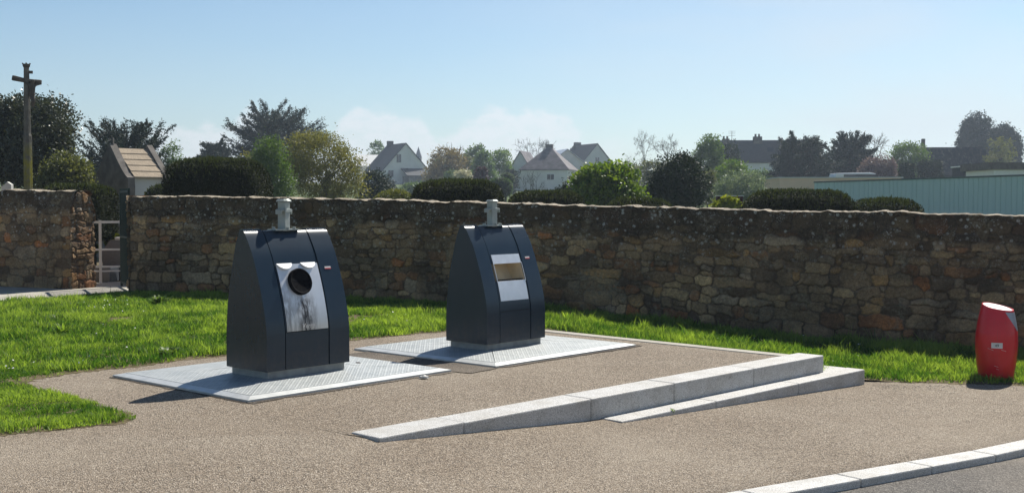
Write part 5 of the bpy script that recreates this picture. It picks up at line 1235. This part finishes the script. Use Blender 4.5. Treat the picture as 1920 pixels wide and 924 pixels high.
b.build('top_rail', plain('dark_trim', (0.07, 0.11, 0.11), 0.6), fe)
# maroon fence piece
mf = thing('maroon_fence', 'short maroon fence panel with a pale top left of the long hedge', 'fence', (bx_(1368, 30), 30, 0), 0)
MB().box(-.34, .34, 0, .06, 0, zof(368, 30)).build('panel', plain('maroon', (0.07, 0.025, 0.035), 0.7), mf); MB().box(-.36, .36, -.01, .07, zof(368, 30), zof(366.5, 30)).build('top_rail', m_white, mf)
# white van with a raked windscreen above the tan wall
va = thing('parked_van', 'white van parked behind the tan building, only its roof showing', 'van', (bx_(1602, 90), 90, zof(332, 90) - 1.75), 0)
m_van = plain('van_paint', (0.62, 0.66, 0.68), 0.25, 0.5, 0.2, 0.04)
zr = zof(324, 90) - (zof(332, 90) - 1.75)
b = MB().prism([(-1.95, .35), (2.0, .35), (2.0, 1.15), (1.75, 1.5), (1.35, zr - .08), (0.9, zr), (-1.7, zr - .05), (-1.92, 1.4)], -.85, .85, 'y').build('body', m_van, va, bevel=.08, seg=3)
MB().prism([(1.38, zr - .14), (1.74, 1.52), (-1.1, 1.52), (-1.1, zr - .16)], -.857, .857, 'y').build('window', m_glass, va)
for q in (-1.2, 1.3):
    for sg in (-.84, .66):
        w_ = MB().tube([(q, sg, .33), (q, sg + .2, .33)], .33, 20).build('wheel', m_rubber, va); MB().tube([(q, sg - .01, .33), (q, sg + .21, .33)], .19, 16).build('rim', m_steel, w_)

# ------------------------------------------------------------------ stone chapel, cross, gateway
m = Mat('roof_slab_stone', 0.85, 0.2); c = m.coord()
m.col(m.mix(m.rng(m.noise(c, 3.5, 7, 0.7), .35, .7, 0, .8), (0.42, 0.34, 0.25), (0.28, 0.23, 0.175))).bump(m.noise(c, 20, 5), .02); m_slab = m.m
YC = 34.0; sC = pw(YC); gzc = -0.1
ph = R(48)
cx_ = bx_(220, YC)
ch = thing('stone_chapel', 'small dark stone chapel tomb with a tan slab roof and curved gable', 'chapel', (cx_, YC, gzc), ph)
ez, rz_ = zof(335, YC) - gzc, zof(279, YC) - gzc
Lc, Wc = 0.98, 1.85
MB().box(0, Lc, -Wc / 2 + .06, Wc / 2 - .06, 0, ez).build('wall', m_render2, ch)
# curved gable profile, front taller
def gab(h): 
    o = [(-Wc / 2, 0), (Wc / 2, 0), (Wc / 2 + .08, ez - .25), (Wc / 2 + .06, ez + .02)]
    for i in range(1, 11):
        t = i / 10; o.append(((Wc / 2 + .06) * (1 - t) ** .9 * 1.0, ez + .02 + (h - ez) * (t ** 1.35)))
    l = [(-a, b_) for a, b_ in o[3:-1]][::-1]
    return o + l + [(-Wc / 2 - .08, ez - .25)]
MB().prism(gab(rz_ + .12), -.22, 0.0, 'x').build('front_gable', m_darkstone, ch)
MB().prism([(-Wc / 2, 0), (Wc / 2, 0), (Wc / 2 + .1, ez), (0, rz_ + .14), (-Wc / 2 - .1, ez)], Lc, Lc + .18, 'x').build('rear_gable', m_darkstone, ch)
rf = MB(); nC = 5
for sg in (-1, 1):
    for i in range(nC):
        t0, t1 = i / nC, (i + 1) / nC
        y0, z0_ = sg * (Wc / 2 + .05) * (1 - t0), ez + (rz_ - ez) * t0; y1, z1_ = sg * (Wc / 2 + .05) * (1 - t1), ez + (rz_ - ez) * t1
        up_ = .045
        rf.add([(0.003, y0, z0_), (Lc - .003, y0, z0_), (Lc - .003, y1, z1_), (0.003, y1, z1_), (0.003, y0, z0_ + up_), (Lc - .003, y0, z0_ + up_), (Lc - .003, y1, z1_ + .02), (0.003, y1, z1_ + .02)], [(0, 3, 2, 1), (4, 5, 6, 7), (0, 1, 5, 4), (2, 3, 7, 6), (1, 2, 6, 5), (3, 0, 4, 7)])
rf.build('roof', m_slab, ch)
for lx in (.45, .9):
    pts = [(lx - .07, ez - .95), (lx + .07, ez - .95), (lx + .07, ez - .6), (lx, ez - .42), (lx - .07, ez - .6)]
    MB().prism(pts, -Wc / 2 + .05, -Wc / 2 + .058, 'y').build('window', m_groove, ch)
MB().tube([(-.11, 0, rz_ + .05), (-.11, 0, rz_ + .32)], [.045, .02], 6).build('finial', m_darkstone, ch)

# calvary cross
YX = 28.0; m_gran = plain('lichened_granite', (0.10, 0.088, 0.075), 0.9, 0.15, 0, 0.35, 5, 0.02)
m = Mat('calvary_shaft', 0.9, 0.15); c = m.coord(); s_ = m.node('ShaderNodeSeparateXYZ'); m.l.new(c, s_.inputs[0])
yl = m.math('MULTIPLY', m.math('MULTIPLY', m.rng(s_.outputs[2], 1.9, 2.3), m.rng(s_.outputs[2], 3.2, 2.7)), m.rng(m.noise(c, 4, 5), .35, .55))
m.col(m.mix(yl, m.ramp(m.noise(c, 6, 5), [(.3, (.09, .082, .07)), (.7, (.20, .19, .165))]), (0.24, 0.22, 0.02))).bump(m.noise(c, 25, 4), .01); m_shaft = m.m
cr = thing('calvary_cross', 'tall weathered granite calvary cross with a carved figure', 'cross', (bx_(54, YX), YX, -0.1), R(20))
zz = lambda py: zof(py, YX) + .1
sX = pw(YX)
MB().box(-.5, .5, -.5, .5, 0, .35).build('plinth', m_darkstone, cr, bevel=.03)
k = 8
def oct_(mb, secs, cx=0, cy=0):
    v = []
    for z_, r_ in secs:
        v += [(cx + r_ * math.cos(math.pi / 8 + i * math.pi / 4), cy + r_ * math.sin(math.pi / 8 + i * math.pi / 4), z_) for i in range(8)]
    n_ = len(secs)
    mb.add(v, [(i + j * 8, (i + 1) % 8 + j * 8, (i + 1) % 8 + (j + 1) * 8, i + (j + 1) * 8) for j in range(n_ - 1) for i in range(8)] + [tuple(range(8))[::-1], tuple(range((n_ - 1) * 8, n_ * 8))])
b = MB(); oct_(b, [(.35, 8.5 * sX), (zz(255), 8.0 * sX), (zz(251), 6.6 * sX), (zz(200), 6.2 * sX), (zz(122), 5.0 * sX)]); b.build('shaft', m_shaft, cr, smooth=False)
b = MB(); oct_(b, [(zz(127), 5.5 * sX), (zz(124), 7 * sX), (zz(120.5), 7.2 * sX)])
for i in range(4): b.tube([(6 * sX * math.cos(i * 1.57), 6 * sX * math.sin(i * 1.57), zz(121)), (6.6 * sX * math.cos(i * 1.57), 6.6 * sX * math.sin(i * 1.57), zz(118.5))], 1.3 * sX, 5)
b.build('crown_cap', m_gran, cr)
b = MB(); b.tube([(-25 * sX, 0, zz(147)), (-22 * sX, 0, zz(147.5)), (0, 0, zz(152)), (23 * sX, 0, zz(154)), (26 * sX, 0, zz(154.5))], [4.6 * sX, 5.2 * sX, 4.2 * sX, 5.0 * sX, 4.2 * sX], 8); b.build('cross_arm', m_gran, cr)
MB().box(3 * sX, 11 * sX, -3 * sX, 3 * sX, zz(138), zz(133)).build('title_block', m_gran, cr)
# carved figure, one continuous skinned body hanging on the front-right of the shaft
def skinned(name, V, E, Rr, mat, parent, root_i=0, sub=2):
    me = bpy.data.meshes.new(name); me.from_pydata(V, E, []); o = bpy.data.objects.new(name, me); C.objects.link(o)
    md = o.modifiers.new('Skin', 'SKIN'); sv = me.skin_vertices[0].data
    for i, q in enumerate(Rr): sv[i].radius = (q, q)
    sv[root_i].use_root = True
    md2 = o.modifiers.new('Sub', 'SUBSURF'); md2.levels = sub; md2.render_levels = sub
    dg = bpy.context.evaluated_depsgraph_get(); dg.update()
    nm = bpy.data.meshes.new_from_object(o.evaluated_get(dg)); bpy.data.objects.remove(o)
    nm.materials.clear(); nm.materials.append(mat); nm.name = name
    for p_ in nm.polygons: p_.use_smooth = True
    o2 = bpy.data.objects.new(name, nm); C.objects.link(o2); o2.parent = parent; return o2
fx = 9.5 * sX; fy = -5.5 * sX
FV = [(fx, fy, zz(178)), (fx, fy, zz(170)), (fx, fy - .005, zz(162)), (fx + .5 * sX, fy - .01, zz(158)), (fx + 1.5 * sX, fy - .03, zz(153)), (fx + 1.8 * sX, fy - .04, zz(149)),
      (fx - 5 * sX, fy + .01, zz(160)), (fx - 13 * sX, fy + .03, zz(153)), (fx - 20 * sX, fy + .05, zz(149)), (fx + 5 * sX, fy + .01, zz(160)), (fx + 11 * sX, fy + .03, zz(158)), (fx + 17 * sX, fy + .05, zz(156)),
      (fx - 1.8 * sX, fy, zz(181)), (fx + 1 * sX, fy - .05, zz(190)), (fx + .3 * sX, fy + .01, zz(201)), (fx + 1.8 * sX, fy, zz(181)), (fx + 3.2 * sX, fy - .05, zz(190)), (fx + 1.2 * sX, fy + .01, zz(201))]
FE = [(0, 1), (1, 2), (2, 3), (3, 4), (4, 5), (2, 6), (6, 7), (7, 8), (2, 9), (9, 10), (10, 11), (0, 12), (12, 13), (13, 14), (0, 15), (15, 16), (16, 17)]
FR_ = [q * sX * 1.35 for q in (4.0, 3.6, 4.4, 1.8, 3.0, 2.6, 1.9, 1.5, 1.1, 1.9, 1.5, 1.1, 2.6, 2.0, 1.3, 2.6, 2.0, 1.3)]
skinned('carved_figure', FV, FE, FR_, m_gran, cr)

# gateway: green barred gate folded open against the wall end
m_green = plain('green_metal', (0.008, 0.026, 0.02), 0.45, 0.4, 0, 0.15, 6)
g0 = WA - WU * 0.10 + WN * 0.1; g1 = np.array([-7.50, 22.5]); gd = g1 - g0; gl_ = float(np.linalg.norm(gd)); ga = math.atan2(gd[1], gd[0])
gt = thing('barred_gate', 'dark green barred metal gate standing open at the gateway', 'gate', (g0[0], g0[1], 0.03), ga)
ht = EYE + (HOR - 353) / F * 21.6 - .03
b = MB()
for z_ in (.08, .95, ht - .06): b.box(0, gl_, -.018, .018, z_ - .02, z_ + .02)
for x_ in (0, gl_ - .04): b.box(x_, x_ + .045, -.022, .022, 0, ht)
b.build('gate_frame', m_green, gt)
nb = 11
for i in range(1, nb):
    x_ = gl_ * i / nb; MB().box(x_ - .012, x_ + .012, -.012, .012, .05, ht).build('bar', m_green, gt)
# pale metal railing inside the gateway
m_rail = plain('grey_railing', (0.66, 0.68, 0.69), 0.5, 0.4, 0.2, 0.08)
q0 = gz(150, 534, 0); q1 = gz(226, 532, 0)
ra = thing('metal_railing', 'grey metal railing across the gateway behind the wall', 'railing', (q0[0], q0[1], 0), math.atan2(q1[1] - q0[1], q1[0] - q0[0]))
ln = float(np.linalg.norm(q1[:2] - q0[:2])); hr = zof(413, 23.2)
for z_, hh in ((hr - .03, .035), (.70, .025), (.36, .025), (.27, .02)):
    MB().box(.0, ln + .0, -.02, .02, z_ - hh, z_ + hh * .4).build('rail', m_rail, ra)
for px in (168, 187):
    x_ = (px - 150) / F * 23.2; MB().box(x_ - .025, x_ + .025, -.028, .028, 0, hr - .005).build('post', m_rail, ra)
# graves seen through the gateway
m_gdark = plain('dark_granite', (0.09, 0.10, 0.115), 0.25, 0.5, 0, 0.15, 20)
m_gpale = plain('pale_grave_stone', (0.55, 0.54, 0.5), 0.7, 0.3, 0, 0.12, 8)
gv = thing('tomb', 'polished dark grey tomb seen through the gateway', 'tomb', (bx_(211, 24.6), 24.6, 0), R(6))
MB().box(-.32, .5, -.02, 1.6, 0, .30).build('slab', m_gdark, gv, bevel=.02)
MB().prism([(-.24, .30), (.5, .30), (.5, .84), (-.08, .84), (-.24, .62)], .1, .3, 'y').build('headstone', m_gdark, gv)
MB().box(.02, .42, .09, .3, .842, .90).build('coping', m_gpale, gv, bevel=.01)
gv = thing('tomb', 'pale stone monument rising behind the green gate', 'tomb', (bx_(216, 26.5), 26.5, 0), R(8))
MB().box(-.3, .5, -.3, .3, 0, .25).build('slab', m_gpale, gv, bevel=.02)
MB().prism([(-.12, .25), (.5, .25), (.5, 1.62), (.04, 1.62)], -.1, .1, 'y').build('headstone', m_gpale, gv, bevel=.01)
gv = thing('tomb', 'low grey grave slab on the grass in the gateway', 'tomb', (bx_(172, 24.2), 24.2, 0), R(-3))
MB().box(-.35, .5, -.3, .3, 0, .32).build('slab', m_gdark, gv, bevel=.02)
gv = thing('headstone', 'tiny pale headstone top above the left wall beside the cross', 'headstone', (bx_(14, 26), 26, 0), 0)
MB().prism([(-.10, 0), (.12, 0), (.12, zof(346, 26)), (.03, zof(341, 26)), (-.06, zof(349, 26)), (-.10, zof(349, 26))], -.06, .06, 'y').build('slab', m_gpale, gv)
hedge('golden_shrub', 'bright yellow green shrub behind the grave in the gateway', 163, 182, 452, 478, 25.5, L_yel, .5, 41, leaf=.03, tips=False, group=None, flat=2)
hedge('golden_shrub', 'larger bright yellow green shrub beside the green gate', 196, 226, 433, 466, 25.8, L_yel, .5, 42, leaf=.03, tips=False, group=None, flat=2)

# ------------------------------------------------------------------ small plants, daisies, litter
def weed(name, label, px, py, n, hgt_, wid_, mat, seed, cat='plant', up=.7, hf=h_grass, nleaf=None, blade=.3):
    r = np.random.default_rng(seed); p = gh(px, py, hf)
    root = thing(name, label, cat, (p[0], p[1], float(hf(p[0])) + .01), 0)
    V, Fc, Cc = [], [], []
    for i in range(n):
        a = r.uniform(0, 2 * np.pi); tl = r.uniform(.2, 1) * wid_; hh = hgt_ * r.uniform(.4, 1); w = blade * hh * .12 + .003
        d = np.array([math.cos(a), math.sin(a), 0]); s2 = np.array([-d[1], d[0], 0]); b0 = len(V)
        o = d * r.uniform(0, .3) * wid_
        for q, ww in ((0, .5), (.4, 1), (.75, .8), (1, .05)):
            c_ = o + d * tl * q ** 1.3 * .6 + np.array([0, 0, hh * math.sin(q * (1.2 + (1 - up))) / math.sin(min(1.57, 1.2 + (1 - up)))]); V += [c_ - s2 * w * ww, c_ + s2 * w * ww]
        for j in range(3): Fc.append((b0 + 2 * j, b0 + 2 * j + 1, b0 + 2 * j + 3, b0 + 2 * j + 2))
        t = r.uniform(.2, 1); Cc += [(t, t, t)] * 8
    mesh_np('leaves', np.array(V), np.array(Fc), mat, root, col=np.array(Cc)); return root
weed('weed_plant', 'broad leafed weed tuft at the back of the lawn left of the near container', 300, 572, 80, .15, .32, L_mid, 1, up=.5, blade=.9)
weed('weed_plant', 'dark leafy weed in the front of the lawn by the near container', 320, 668, 60, .09, .22, L_mid, 2, up=.4, blade=1.6)
weed('grass_tuft', 'pale coarse grass tuft in the middle of the left lawn', 118, 628, 90, .16, .22, m_grass, 3, up=.6)
weed('grass_tuft', 'dark grass tuft near the left edge of the lawn', 108, 604, 70, .10, .22, L_mid, 4, up=.6)
weed('grass_tuft', 'tall seeding grass tuft behind the edging right of the far container', 1065, 612, 40, .22, .2, m_grass, 5, up=.9)
weed('grass_tuft', 'bushy grass tuft on the verge near the step corner', 1440, 650, 60, .10, .2, m_grass, 6, up=.8)
weed('grass_tuft', 'tall bent dry grass stalks between the steps and the bin', 1640, 648, 9, .30, .30, L_olive, 7, up=.8, blade=.18)
weed('grass_tuft', 'grass tuft growing at the joint of the lower step', 1262, 777, 16, .06, .05, m_grass, 8, hf=h_pave)
# daisies
V, Fc, Cc = [], [], []
r = np.random.default_rng(5); k = 0
spots = [(r.normal(220, 25), r.normal(738, 6)) for _ in range(14)] + [(r.uniform(60, 300), r.uniform(590, 700)) for _ in range(16)] + [(r.uniform(120, 240), r.uniform(566, 585)) for _ in range(18)] + [(r.uniform(1060, 1700), r.uniform(640, 690)) for _ in range(26)] + [(r.uniform(10, 40), r.uniform(690, 705)) for _ in range(6)] + [(r.uniform(655, 800), r.uniform(585, 610)) for _ in range(8)]
for px, py in spots:
    p = gh(px, py, h_grass)
    if not onlawn(np.array([p[0]]), np.array([p[1]]))[0]: continue
    c_ = np.array([p[0], p[1], float(h_grass(p[0])) + r.uniform(.06, .10)]); b0 = len(V); rr = r.uniform(.007, .012)
    nrm = Vector((r.normal(0, .5), r.normal(0, .5) - .4, 1)).normalized(); u_ = nrm.orthogonal().normalized(); v_ = nrm.cross(u_)
    V += [tuple(Vector(c_) + u_ * rr * math.cos(i * math.pi / 4) + v_ * rr * math.sin(i * math.pi / 4)) for i in range(8)]; Fc.append(tuple(range(b0, b0 + 8)))
tag(mesh_np('daisies', V, Fc, plain('daisy_petals', (.8, .8, .74), .7)), 'small white daisies scattered in the lawn', 'flowers', kind='stuff')
# loose grit
r = np.random.default_rng(77); V, Fc = [], []
for k_ in range(900):
    if k_ % 3 == 0: px, py = r.uniform(60, 660), 0; py = np.interp(px, [q[0] for q in lawn_edge[::-1]], [q[1] for q in lawn_edge[::-1]]) + abs(r.normal(0, 5)) + 2
    elif k_ % 3 == 1: px, py = r.uniform(1630, 1915), 0; py = 720 + abs(r.normal(0, 5)) + 2
    else: px, py = r.uniform(0, 1900), r.uniform(730, 920)
    p = gh(px, py, h_pave); s_ = r.uniform(.003, .008); b0 = len(V)
    if road_side(p[0], p[1]) < .25 : continue
    if (p[:2] - K0) @ KN > -.3 and (p[:2] - K0) @ KU > 0: continue
    for dx, dy, dz in ((1, 0, .3), (-.5, .9, .2), (-.5, -.9, .35), (0, 0, 1.2)): V.append((p[0] + dx * s_, p[1] + dy * s_, p[2] + dz * s_ + .002))
    Fc += [(b0, b0 + 1, b0 + 3), (b0 + 1, b0 + 2, b0 + 3), (b0 + 2, b0, b0 + 3)]
tag(mesh_np('loose_grit', V, Fc, plain('grit', (.42, .37, .31), .9, .2, 0, .4, 60)), 'loose grit scattered over the paving and along the grass edge', 'grit', kind='stuff')
# litter and debris
m_paper = plain('crumpled_paper', (.7, .68, .64), .8)
def crumple(name, label, px, py, w, h, seed, mat, cat, hf=lambda x: 0.006):
    r = np.random.default_rng(seed); p = gh(px, py, hf); root_bm = bmesh.new(); bmesh.ops.create_icosphere(root_bm, subdivisions=2, radius=.5)
    for v in root_bm.verts: v.co = Vector((v.co.x * w, v.co.y * w * .6, max(0, v.co.z + .2) * h)) * r.uniform(.7, 1.25)
    me = bpy.data.meshes.new(name); root_bm.to_mesh(me); root_bm.free(); me.materials.append(mat)
    o = bpy.data.objects.new(name, me); C.objects.link(o); o.location = (p[0], p[1], float(hf(p[0]))); tag(o, label, cat); return o
crumple('crumpled_paper', 'crumpled scrap of white paper beside the near platform', 795, 709, .085, .045, 1, m_paper, 'litter')
crumple('dry_leaf', 'small dark curled leaf on the near platform beside the container', 671, 681, .05, .02, 2, m_brick, 'leaf', lambda x: 0.055)
p0, p1 = gz(995, 676, .01), gz(1062, 667, .01)
d = p1 - p0; fl_ = float(np.linalg.norm(d)); o = MB().box(0, fl_, -.012, .012, 0, .012).build('litter_strip', plain('pinkish_plastic', (.62, .45, .40), .6), None, loc=(p0[0], p0[1], .006), rz=math.atan2(d[1], d[0]))
tag(o, 'thin pale pinkish strip lying in front of the far platform', 'litter')
# crack in the paving running left from the kerb tip
cr_px = [(660, 815), (645, 813), (632, 809), (618, 808), (604, 804), (590, 803), (575, 799)]
b = MB(); pr = None
for i, q in enumerate(cr_px):
    p = gz(*q, 0.0); wv = .006 * (1 - i / 7)
    if pr is not None: b.add([(pr[0], pr[1] - pr[2], .0105), (p[0], p[1] - wv, .0105), (p[0], p[1] + wv, .0105), (pr[0], pr[1] + pr[2], .0105)], [(0, 1, 2, 3)])
    pr = (p[0], p[1], wv)
tag(b.build('crack', m_tar), kind='structure')

# ------------------------------------------------------------------ air
hzm = bpy.data.materials.new('haze_air'); hzm.use_nodes = True; hn = hzm.node_tree.nodes; hn.clear()
ho = hn.new('ShaderNodeOutputMaterial'); hv = hn.new('ShaderNodeVolumePrincipled'); hv.inputs['Color'].default_value = (0.72, 0.84, 1.0, 1); hv.inputs['Density'].default_value = 0.0007; hv.inputs['Anisotropy'].default_value = 0.5
hzm.node_tree.links.new(hv.outputs[0], ho.inputs['Volume'])
o = MB().box(-640, 640, -640, 640, -3.0, 32).build('haze', hzm)
if HAZE: tag(o, 'thin pale blue haze over the far hillside', 'haze', kind='stuff')
else: bpy.data.objects.remove(o)
